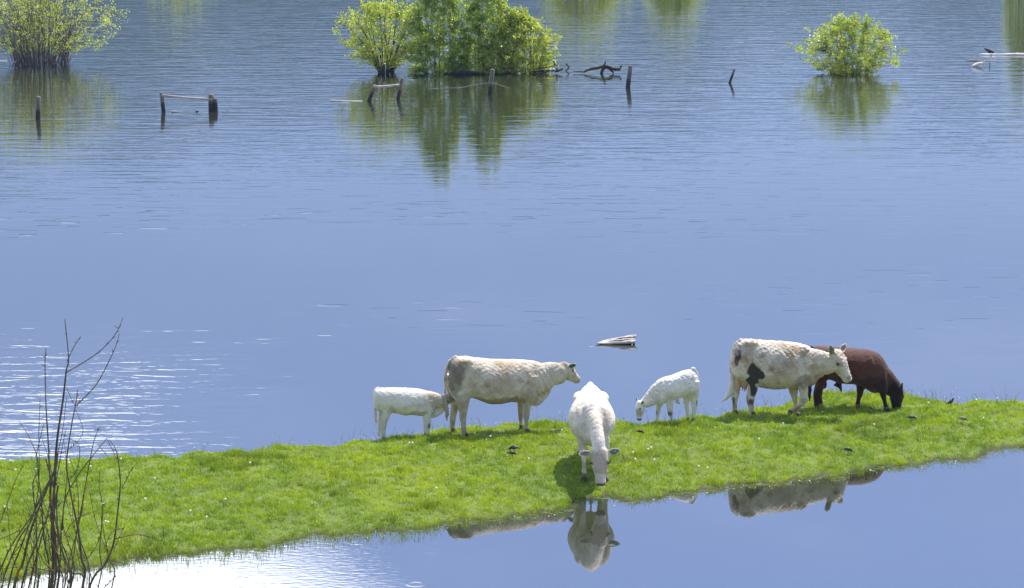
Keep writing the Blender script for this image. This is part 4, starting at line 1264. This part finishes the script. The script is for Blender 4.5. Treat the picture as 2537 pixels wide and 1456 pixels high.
# ------------------------------------------------------------------ bushes standing in the lake
def bush(name, px, py, hw, h, n_stems, n_tuft, label, tones, mat=M_BARK, leaf=(.07, .13), depth=0.8, seed=1, base_w=0.2, thick=0.03, prof=None, per=34, spiky=0.15, inner=0.5,
         tuft_r=(.10, .22), group='willow bushes standing in the flood', zlo=0.08, lean=0.0):
    """stems fan out of the water; leafy twigs end in loose tufts that fill the outline prof (height share -> width share)"""
    r = np.random.default_rng(seed)
    pos = on_plane(px, py)
    root = empty(name, pos)
    tag(root, label, 'bush', group)
    prof = prof or [(0, .35), (.2, .8), (.45, 1.0), (.7, .8), (.88, .45), (1.0, .12)]
    pz, pw = np.array(prof).T
    geos = [Geo() for _ in range(6)]
    stems = []
    # lobes give the outline bays and points
    lob_a, lob_b = r.uniform(0, 6.28, 4), r.uniform(2, 5, 4)

    def outline(ph, zf):
        k = 1 + 0.10 * math.sin(lob_b[0] * ph + lob_a[0]) + 0.10 * math.sin(lob_b[1] * zf * 3 + lob_a[1] + ph)
        return np.interp(zf, pz, pw) * k
    for s_ in range(n_stems):
        ph = r.uniform(0, 2 * math.pi)
        zf = r.uniform(.45, 1.0) ** .7
        q = outline(ph, zf) * math.sqrt(r.uniform(.2, 1)) * .92
        e = np.array([math.cos(ph) * q * hw + lean * zf, math.sin(ph) * q * hw * depth, zf * h * r.uniform(.9, 1.0)])
        b0 = np.array([math.cos(ph) * base_w * hw * r.uniform(.2, 1), math.sin(ph) * base_w * hw * depth, -.25])
        mid = b0 * .55 + e * .45 + np.array([e[0] * -.04, e[1] * -.04, e[2] * .08]) + r.normal(0, .05 * h * .3, 3)
        pts = catmull([b0, b0 * .7 + mid * .3 + r.normal(0, .03, 3), mid, mid * .5 + e * .5 + r.normal(0, .07, 3), e], 4)
        geos[s_ % 6].tube(pts, np.linspace(thick * r.uniform(.5, 1), .006, len(pts)), 5)
        stems.append(pts)
    LV, LT = [], []
    allp = np.vstack([p_[4:] for p_ in stems])
    for k_ in range(n_tuft):
        ph = r.uniform(0, 2 * math.pi)
        zf = r.uniform(zlo, 1.0)
        rr = r.uniform(inner, 1.0) if r.uniform() < .75 else r.uniform(0, 1)
        q = outline(ph, zf) * rr
        if r.uniform() < spiky:
            zf = min(zf * 1.12, 1.13)
        c = np.array([math.cos(ph) * q * hw + lean * zf, math.sin(ph) * q * hw * depth, zf * h])
        # twig from the closest lower stem point
        dv = allp - c
        dist = np.sqrt((dv ** 2).sum(1)) + np.clip(dv[:, 2], 0, 9) * 3
        q0 = allp[np.argmin(dist)]
        q1 = (q0 + c) / 2 + r.normal(0, .04, 3)
        geos[k_ % 6].tube([q0, q1, c], [.008, .006, .003], 3)
        tr_ = r.uniform(*tuft_r)
        m_ = int(per * r.uniform(.5, 1.4))
        f_ = r.uniform(0, 1, m_)[:, None]
        axis = c - q0
        axis /= np.linalg.norm(axis) + 1e-6
        pp = c + axis * ((f_ - .75) * tr_ * 2.2) + r.normal(0, tr_ * .42, (m_, 3)) * (1.15 - f_ * .6)
        LV.append(pp)
        LT.append(np.full(m_, r.normal(0, .33) + .12 * (rr - .5)))
    for gi in geos:
        link('stem', gi.mesh('stem'), root, mat)
    L0, TT = np.vstack(LV), np.concatenate(LT)
    ok_ = L0[:, 2] > 0.03
    L0, TT = L0[ok_], TT[ok_]
    n = len(L0)
    a = r.normal(0, 1, (n, 3))
    a[:, 2] += .5
    a /= np.linalg.norm(a, axis=1)[:, None]
    bb = r.normal(0, 1, (n, 3))
    bb -= a * (a * bb).sum(1)[:, None]
    bb /= np.linalg.norm(bb, axis=1)[:, None]
    sz = r.uniform(leaf[0], leaf[1], n)[:, None]
    Vv = np.empty((n, 4, 3))
    Vv[:, 0] = L0 - a * sz * .5
    Vv[:, 1] = L0 + bb * sz * .27
    Vv[:, 2] = L0 + a * sz * .5
    Vv[:, 3] = L0 - bb * sz * .27
    me = fast_mesh('foliage', Vv.reshape(-1, 3), np.arange(n * 4).reshape(-1, 4), 4)
    lo, hi = np.array(tones[0]), np.array(tones[1])
    f = np.clip(.5 + TT + r.normal(0, .22, n), 0, 1)[:, None]
    tn = lo * (1 - f) + hi * f
    if len(tones) > 2:
        tipm = (r.uniform(0, 1, n) < .06)
        tn[tipm] = np.array(tones[2])
    color_attr(me, np.repeat(tn, 4, axis=0))
    link('foliage', me, root, M_LEAF)
    return root


YG = ((0.22, 0.31, 0.025), (0.47, 0.55, 0.10), (0.50, 0.38, 0.16))
MG = ((0.15, 0.26, 0.03), (0.42, 0.53, 0.10), (0.48, 0.42, 0.10))
LY = ((0.26, 0.33, 0.04), (0.50, 0.57, 0.14))
FAN = [(0, .30), (.12, .70), (.35, 1.0), (.6, 1.0), (.8, .75), (1.0, .3)]
TALL = [(0, .75), (.12, 1.0), (.35, 1.0), (.55, .82), (.8, .62), (1.0, .25)]
ROUND = [(0, .5), (.12, .85), (.4, 1.0), (.65, .85), (.85, .5), (1.0, .15)]
BOWL = [(0, .25), (.1, .42), (.25, .75), (.42, .98), (.62, .72), (.8, .42), (1.0, .12)]
bush('willow_bush', 100, 158, 3.4, 3.4, 220, 1050, 'yellow green willow at the far left with many bare grey stems fanning up', LY, M_GREYBARK, (.05, .085), seed=3, base_w=.34, thick=.016, prof=FAN, per=17, inner=.1, tuft_r=(.10, .22), zlo=.16)
bush('willow_bush', 955, 181, 2.1, 2.75, 26, 440, 'light green bush with open branches, left of the tall dense one', YG, M_BARK, (.065, .11), seed=4, base_w=.12, thick=.034, prof=BOWL[:3] + [(.4, .95), (.65, 1.0), (.85, .8), (1.0, .4)], per=30, inner=.3, zlo=.12)
bush('willow_bush', 1085, 181, 1.4, 3.85, 24, 500, 'tall dense green bush in the middle of the clump, its left half', MG, M_BARK, (.06, .10), seed=5, base_w=.6, spiky=.3, thick=.020, prof=TALL, per=58, zlo=-.03, tuft_r=(.11, .22))
bush('willow_bush', 1205, 179, 1.5, 3.45, 24, 520, 'tall dense green bush in the middle of the clump, its right half', MG, M_BARK, (.06, .10), seed=6, base_w=.6, spiky=.3, thick=.020, prof=TALL, per=58, zlo=-.03, tuft_r=(.11, .22))
bush('willow_bush', 1290, 179, 1.6, 2.3, 20, 380, 'lower rounded bush at the right end of the dense clump', YG, M_BARK, (.07, .12), seed=7, base_w=.5, thick=.020, prof=[(0, .8), (.12, .95)] + ROUND[2:], per=40, zlo=-.04, tuft_r=(.12, .22))
bush('willow_bush', 2105, 182, 2.3, 2.05, 34, 620, 'low spreading green bush standing alone at the right', ((0.17, 0.27, 0.03), (0.44, 0.53, 0.10), (0.50, 0.36, 0.16)), M_BARK, (.06, .10), seed=8, base_w=.34, thick=.016, prof=[(0, .5), (.12, .70), (.3, .95), (.48, 1.0), (.66, .86), (.84, .62), (1.0, .25)], per=30, inner=.3, spiky=.4, zlo=.0, tuft_r=(.09, .20))
# beyond the upper edge of the view: only their reflections are seen
bush('willow_bush', 1440, -70, 3.0, 3.9, 24, 420, 'green bush beyond the upper edge, mirrored right of the dense clump', YG, M_BARK, (.10, .16), seed=9, prof=TALL, per=40, base_w=.6, tuft_r=(.15, .3))
bush('willow_bush', 1665, -70, 2.1, 3.4, 20, 280, 'smaller green bush beyond the upper edge, mirrored above the lone post', YG, M_BARK, (.10, .16), seed=10, prof=TALL, per=40, base_w=.6, tuft_r=(.15, .3))
bush('willow_bush', 2530, -60, 1.2, 6.2, 20, 260, 'slender tall bush beyond the upper edge, mirrored at the right margin', YG, M_BARK, (.10, .16), seed=12, prof=TALL, per=40, base_w=.6, tuft_r=(.15, .3))
bush('willow_bush', 440, -90, 2.4, 2.9, 20, 110, 'thin bush beyond the upper edge, faintly mirrored near the left', YG, M_BARK, (.10, .16), seed=13, per=26, base_w=.5, tuft_r=(.15, .3))


# ------------------------------------------------------------------ fence remains
def local(root, p):
    return np.array(p) - np.array(root.location)


def post_geo(base, top, r0, r1, n=9, under=0.5):
    b_, t_ = np.array(base, float), np.array(top, float)
    d_ = (b_ - t_) / np.linalg.norm(b_ - t_)
    pts = [b_ + d_ * under, b_, b_ * .66 + t_ * .34, b_ * .33 + t_ * .67, t_ - (t_ - b_) * .02, t_]
    g = Geo()
    g.tube(pts, [r0, r0, r0 * .97, (r0 + r1) / 2, r1, r1 * .8], n, 0.07)
    return g


m_post, t = new_mat('wet_footed_post')
tcn = t.n('ShaderNodeTexCoord')
geo = t.n('ShaderNodeNewGeometry')
sz = t.n('ShaderNodeSeparateXYZ', i_0=geo.outputs['Position'])
nz = t.noise(t.vmul(tcn.outputs['Object'], (1, 1, .15)), 16.0, 6.0, .65)
c = t.mix(t.ramp(nz, .35, .7), rgb(.15, .135, .115), rgb(.065, .055, .045))
wet = t.ramp(t.m('ADD', sz.outputs[2], t.m('MULTIPLY', nz, .12)), .30, .46, 1.0, 0.0)
c = t.mix(wet, c, rgb(.022, .018, .016))
p = t.n('ShaderNodeBsdfPrincipled', i_Base_Color=c, i_Roughness=.8)
t.n('ShaderNodeOutputMaterial', i_0=p)
M_POST = m_post


def top_above(base, px, py):
    return at_y(px, py, base.y)


def fence(label, posts, rails, wire=None, mats=(M_POST, M_GREYPOLE)):
    """posts: (base px, base py, top px, top py, width px)"""
    b0 = on_plane(posts[0][0], posts[0][1])
    r = empty('fence' if rails or wire else 'fence_post', b0)
    tag(r, label, 'fence' if rails or wire else 'post', 'old fence remains in the lake')
    tops = []
    for bx, by, tx, ty, wd in posts:
        b_ = on_plane(bx, by)
        t_ = top_above(b_, tx, ty)
        k = b_.y / FPX
        g = post_geo(local(r, b_), local(r, t_), wd * k * .55, wd * k * .48)
        link('post', g.mesh('post'), r, mats[0])
        tops.append((b_, t_))
    for (ax, ay, i), (cx, cy, j), wd in rails:
        pa, pc = at_y(ax, ay, tops[i][0].y - .08), at_y(cx, cy, tops[j][0].y - .08)
        g = Geo()
        k = pa.y / FPX
        pm = (pa + pc) / 2 - Vector((0, 0, .015))
        g.tube([local(r, pa), local(r, pm), local(r, pc)], [wd * k * .5, wd * k * .48, wd * k * .5], 8, .06, sub=3)
        link('rail', g.mesh('rail'), r, mats[1])
    if wire:
        g = Geo()
        g.tube([local(r, at_y(x_, y_, b0.y - .05 * i)) for i, (x_, y_) in enumerate(wire)], .0055, 5, sub=4)
        link('wire', g.mesh('wire'), r, M_WIRE)
    return r


fence('single grey post in front of the willow at the far left', [(94, 296, 95, 240, 11)], [])
fence('broken fence section of thin and doubled post joined by one rail, left of the clump', [(405, 278, 400, 230, 10), (524, 276, 523, 234, 14), (534, 276, 533, 245, 11)],
      [((400, 237, 0), (526, 247, 1), 6)])
fence('leaning fence section with a pale rail in front of the light green bush', [(914, 251, 929, 211, 9), (986, 247, 997, 194, 9)], [((926, 216, 0), (991, 211, 1), 6.5)])
fence('leaning post with a strand of wire in front of the dense clump', [(1214, 233, 1220, 172, 11)], [],
      wire=[(1060, 222), (1100, 219), (1140, 218), (1175, 211), (1216, 206), (1240, 212), (1262, 220)])
fence('tall tilted lone post standing right of the dark floating branch', [(1556, 217, 1562, 163, 11)], [])
fence('short thin tilted post standing left of the lone right hand bush', [(1808, 206, 1820, 171, 6)], [])


# ------------------------------------------------------------------ driftwood
def drift(name, label, polys, mat, cat='driftwood', z0=None, jit=.12, sub=3, parts='branch'):
    """polys: list of ([(px,py)...], width px); lies at the distance of its lowest point"""
    low = max((q for pl, wd in polys for q in pl), key=lambda q: q[1])
    b0 = on_plane(low[0], low[1])
    r = empty(name, b0)
    tag(r, label, cat, 'floating wood on the lake')
    for i, (pl, wd) in enumerate(polys):
        g = Geo()
        pts = []
        for k_, q in enumerate(pl):
            w_ = at_y(q[0], q[1], b0.y + (k_ % 2) * .04)
            pts.append(local(r, w_))
        k = b0.y / FPX
        wds = wd if isinstance(wd, (list, tuple)) else (wd, wd * .6)
        g.tube(pts, [v * k * .5 for v in wds], 8, jit, sub=sub)
        link('log' if i == 0 else parts, g.mesh('log'), r, mat)
    return r


drift('driftwood', 'dark twisted branch arching out of the water between clump and lone post',
      [([(1447, 179), (1462, 172), (1480, 169), (1495, 165), (1508, 166), (1522, 172), (1537, 172)], (5, 8, 9, 8, 9)),
       ([(1500, 166), (1493, 174), (1490, 183)], (9, 8)), ([(1505, 168), (1515, 176), (1520, 181)], (7, 4)), ([(1520, 172), (1535, 170), (1540, 163)], (8, 4)), ([(1490, 168), (1498, 160), (1500, 152)], (5, 3)), ([(1447, 179), (1435, 178), (1420, 179)], (4, 2))], M_WETWOOD)
drift('driftwood', 'dark sodden log half sunk at the foot of the dense clump', [([(1098, 184), (1130, 182), (1165, 181), (1200, 183)], (6, 10, 9, 5))], M_WETWOOD)
drift('driftwood', 'tangle of thin dark sticks beside the right end of the clump',
      [([(1320, 180), (1350, 176), (1385, 177)], (6, 3)), ([(1330, 170), (1360, 167), (1382, 162)], (3, 2)), ([(1372, 153), (1376, 163), (1381, 176)], (4, 4)), ([(1376, 178), (1388, 174), (1395, 171)], (6, 5)), ([(1335, 183), (1355, 179), (1372, 174)], (3, 2))], M_WETWOOD)
drift('driftwood', 'small bent dark stick right of the stick tangle', [([(1402, 158), (1406, 163), (1410, 168), (1405, 173), (1402, 177)], (4, 3))], M_WETWOOD)
drift('driftwood', 'pale pole lying flat on the water left of the leaning fence section', [([(818, 249.5), (860, 250.5), (898, 251.5)], (3, 2.5))], M_PALEWOOD, jit=.03)
drift('driftwood', 'short pointed stick afloat between the posts of the left fence section', [([(425, 277), (440, 278), (455, 279)], (5, 1.5))], M_GREYPOLE)
drift('driftwood', 'tiny dark stub afloat beside the doubled post', [([(485, 276), (492, 278)], (4, 3))], M_WETWOOD)
drift('driftwood', 'long white birch trunk floating at the right margin', [([(2428, 137), (2470, 137), (2520, 136), (2600, 136)], (8, 7, 7, 6)), ([(2455, 137), (2456, 136)], (9, 8)), ([(2518, 137), (2522, 133)], (8, 5))], M_PALEWOOD, jit=.05)
drift('driftwood', 'dark pointed root sticking up above the birch trunk', [([(2439, 121), (2450, 126), (2462, 131)], (3, 9, 5)), ([(2450, 131), (2458, 130)], (8, 5))], M_WETWOOD)
drift('driftwood', 'thin dark pole floating just below the birch trunk', [([(2388, 149), (2430, 151), (2470, 152)], (2, 3.5, 3.5))], M_GREYPOLE, jit=.03)
drift('driftwood', 'short pale log with a dark cut end below the thin pole', [([(2408, 166), (2420, 161), (2434, 157)], (7, 9, 8)), ([(2434, 157), (2440, 151)], (2, 1))], M_PALEWOOD)
drift('driftwood', 'stray twig standing out of the water by the short pale log', [([(2452, 155), (2452.5, 166)], (2, 2))], M_WETWOOD)
drift('driftwood', 'thin stick floating at the left edge beside the grey stemmed willow', [([(-8, 152), (18, 152)], (3, 2))], M_PALEWOOD)

# weathered split log floating behind the cattle
b0 = on_plane(1520, 849)
r = empty('driftwood', b0)
tag(r, 'large weathered split log with furrowed grain floating behind the cattle', 'driftwood', 'floating wood on the lake')
m_log = simple_mat('furrowed_wood', (0.66, 0.63, 0.55), 0.85, (0.20, 0.17, 0.14), 5.0, 0.02, stretch=(0.35, 2.5, 4.0))
m_fur = simple_mat('dark_furrow', (0.07, 0.05, 0.045), 0.9)
k = b0.y / FPX
r2 = np.random.default_rng(5)
for i in range(9):
    # splinters side by side, fanning to the raised right end
    f_ = i / 8.0
    ya_ = 830.5 + 15 * f_
    xa_ = 1573 + r2.uniform(-4, 6) - 3 * f_
    xb_ = 1475 + r2.uniform(0, 26) + (8 if i % 2 else 0) - 8 * f_
    depth = (f_ - .5) * .25
    pa = np.array(at_y(xa_, ya_, b0.y - depth)) - np.array(b0)
    pb = np.array(at_y(xb_, 843 + 6 * f_, b0.y - depth)) - np.array(b0)
    pb[2] = max(pb[2], -.02)
    g = Geo()
    w_ = r2.uniform(3.2, 5.0) * k
    pm = (pa + pb) / 2 + np.array([0, 0, .015 * r2.uniform(-1, 1)])
    g.tube([pa, pa * .7 + pm * .3, pm, pb * .7 + pm * .3, pb], [w_ * .7, w_ * 1.1, w_, w_ * .85, w_ * .25], 7, .25, sub=3)
    link('splinter', g.mesh('splinter'), r, m_log if i not in (3, 6) else m_fur)
g = Geo()
pa = np.array(at_y(1564, 842, b0.y + .05)) - np.array(b0)
pb = np.array(at_y(1480, 849, b0.y + .05)) - np.array(b0)
g.tube([pa, (pa + pb) / 2, pb], [.07, .06, .02], 10, .15, sub=4)
link('core', g.mesh('core'), r, m_fur)
g = Geo()
g.tube([pa + [.05, -.1, .02], pa + [.055, -.11, -.06], pa + [.05, -.1, -.11]], [.02, .025, .02], 6, .4)
link('moss', g.mesh('moss'), r, simple_mat('green_moss', (0.16, 0.26, 0.03), 0.95, (0.09, 0.14, 0.02), 40))
tag(drift('driftwood', 'tiny pale chip afloat at the pointed end of the split log', [([(1458, 858), (1472, 858.5)], (2.5, 1.5))], M_PALEWOOD), None)

# ------------------------------------------------------------------ bare shrub in the foreground
SH = [([(265, 1456), (268, 1150), (285, 870), (300, 700), (320, 480), (345, 330), (352, 260), (340, 60)], 22, 5), ([(352, 275), (380, 215), (415, 150)], 6, 3), ([(350, 330), (480, 250), (560, 180), (610, 110), (635, 50)], 7, 3),
      ([(300, 1456), (290, 1250), (262, 1000), (250, 700), (240, 520), (233, 300), (239, 200)], 15, 4), ([(430, 1456), (425, 1300), (400, 1130), (375, 1000), (355, 900), (350, 800), (375, 620), (395, 500), (398, 430)], 16, 5),
      ([(398, 505), (500, 400), (570, 270), (600, 200), (625, 128)], 8, 3), ([(320, 1160), (340, 1000), (400, 870), (470, 780), (560, 680)], 9, 4), ([(410, 1120), (440, 950), (470, 800), (490, 700), (517, 615)], 9, 4),
      ([(460, 1456), (540, 1340), (590, 1220), (610, 1050), (628, 920), (618, 810), (595, 740), (568, 680)], 14, 4), ([(630, 940), (660, 880), (680, 840), (715, 800)], 5, 3), ([(600, 1200), (700, 1185), (780, 1190), (840, 1205), (850, 1130)], 7, 4),
      ([(70, 1456), (120, 1330), (150, 1200), (190, 1080), (240, 960), (290, 830), (300, 760)], 19, 7), ([(0, 1360), (60, 1240), (120, 1140), (180, 1060), (260, 900)], 10, 5), ([(20, 1400), (100, 1200), (170, 1090), (200, 900), (205, 650), (212, 450)], 10, 3),
      ([(250, 1456), (230, 1200), (215, 1000), (200, 870), (190, 770), (150, 670), (90, 585)], 11, 3), ([(0, 1120), (50, 980), (90, 880), (123, 810)], 5, 3), ([(430, 1456), (370, 1370), (320, 1250), (300, 1130), (290, 1050), (300, 920)], 13, 6),
      ([(350, 1456), (375, 1300), (395, 1170), (410, 1120)], 8, 6), ([(510, 1456), (515, 1250), (530, 1050), (515, 930), (515, 825)], 8, 3), ([(580, 1456), (565, 1300), (545, 1200), (530, 1080)], 8, 4),
      ([(430, 1320), (480, 1270), (520, 1180), (530, 1050)], 6, 4), ([(0, 1200), (120, 1150), (270, 1105), (400, 1100)], 5, 3), ([(0, 1355), (130, 1340), (250, 1360), (360, 1370)], 5, 5),
      ([(350, 905), (400, 840), (415, 760), (400, 700), (360, 680), (320, 655)], 5, 3), ([(300, 760), (350, 740), (400, 700), (430, 640), (400, 530)], 4, 3), ([(110, 1456), (180, 1250), (240, 1100), (320, 1010)], 13, 5),
      ([(180, 1456), (185, 1150), (170, 980), (180, 900), (200, 860)], 10, 5), ([(330, 1456), (360, 1300), (400, 1170), (440, 1010)], 8, 4), ([(265, 900), (320, 650), (350, 460)], 6, 3), ([(270, 1000), (330, 700), (345, 620)], 6, 3),
      ([(345, 410), (375, 480), (395, 520)], 4, 3), ([(330, 1190), (400, 1100), (530, 1040), (555, 1010)], 4, 2), ([(200, 1456), (195, 1250), (160, 1080), (90, 930)], 5, 2), ([(540, 1250), (580, 1160), (640, 1145)], 5, 3),
      ([(545, 1230), (600, 1250)], 5, 3), ([(190, 780), (215, 640), (225, 600)], 5, 3), ([(240, 780), (290, 1000), (300, 1250)], 8, 9), ([(300, 920), (290, 1000), (280, 1150)], 10, 12), ([(460, 930), (500, 1100), (550, 1260)], 4, 4),
      ([(40, 1456), (110, 1250), (200, 1000), (300, 820)], 12, 6), ([(285, 1456), (275, 1200), (260, 960), (300, 800)], 14, 8), ([(150, 1456), (210, 1230), (250, 1050), (270, 900)], 11, 6),
      ([(600, 1395), (570, 1430), (540, 1456)], 4, 5), ([(560, 680), (590, 740), (620, 820)], 4, 3), ([(505, 715), (560, 770), (600, 795)], 3, 3), ([(620, 1160), (640, 1150), (600, 1240)], 3, 3), ([(10, 1456), (60, 1300), (130, 1200)], 8, 5)]
r4 = np.random.default_rng(21)
for _ in range(26):
    xb = r4.uniform(0, 470)
    xt = xb * .75 + r4.uniform(-60, 130) - 10
    yt = r4.uniform(560, 1250)
    SH.append(([(xb, 1456), (xb * .6 + xt * .4 + r4.normal(0, 14), 1456 * .6 + yt * .4), (xb * .25 + xt * .75 + r4.normal(0, 16), 1456 * .25 + yt * .75), (xt, yt)], r4.uniform(4, 10), 2.5))
r = empty('bare_shrub', (on_plane(100, 1500).x, 32.5, 10.9 * (1 - (32.5 - 3) / 34.5)))
tag(r, 'leafless dark shrub of thin upright stems in the left foreground', 'shrub')
r3 = np.random.default_rng(9)
m_tw, t = new_mat('lichened_twig')
tcn = t.n('ShaderNodeTexCoord')
nz = t.noise(tcn.outputs['Object'], 9.0, 4.0, .6)
n2 = t.noise(tcn.outputs['Object'], 5.0, 3.0, .5)
c = t.mix(t.ramp(nz, .35, .65), rgb(.070, .046, .033), rgb(.13, .10, .078))
c = t.mix(t.ramp(n2, .60, .68), c, rgb(.32, .15, .02))
p = t.n('ShaderNodeBsdfPrincipled', i_Base_Color=c, i_Roughness=.9)
t.n('ShaderNodeOutputMaterial', i_0=p)
for i, (pl, w0, w1) in enumerate(SH):
    y0_ = 32.5 + r3.uniform(-.45, .45)
    pts = []
    for q in pl:
        pts.append(local(r, at_y(q[0] * .477, 761 + q[1] * .477, y0_)) + r3.normal(0, .006, 3))
    pts = [np.array(v) for v in pts]
    wds = list(np.linspace(w0, w1, len(pts)))
    if pl[0][1] >= 1440:
        # carry the stem down to the slope
        d_ = pts[0] - pts[1]
        d_ = d_ / np.linalg.norm(d_)
        gz = 0.0
        kk = (pts[0][2] - gz) / max(.3, -d_[2] + .5)
        foot = pts[0] + np.array([(pts[0][0] * -.25), 0, gz - pts[0][2] - .15])
        pts.insert(0, foot)
        wds.insert(0, w0 * 1.15)
    g = Geo()
    rad = [v * .477 / 2 * y0_ / FPX * .88 for v in wds]
    g.tube(pts, rad, 7, .10, sub=5)
    # buds and short spurs
    for _ in range(int(len(pts) * 1.3)):
        j = r3.integers(1, len(pts))
        f_ = r3.uniform()
        q0 = pts[j - 1] * (1 - f_) + pts[j] * f_
        d_ = r3.normal(0, 1, 3)
        d_[2] = abs(d_[2])
        d_ = d_ / np.linalg.norm(d_) * r3.uniform(.015, .06)
        g.tube([q0, q0 + d_], [.006, .003], 4)
    link('stem', g.mesh('stem'), r, m_tw)
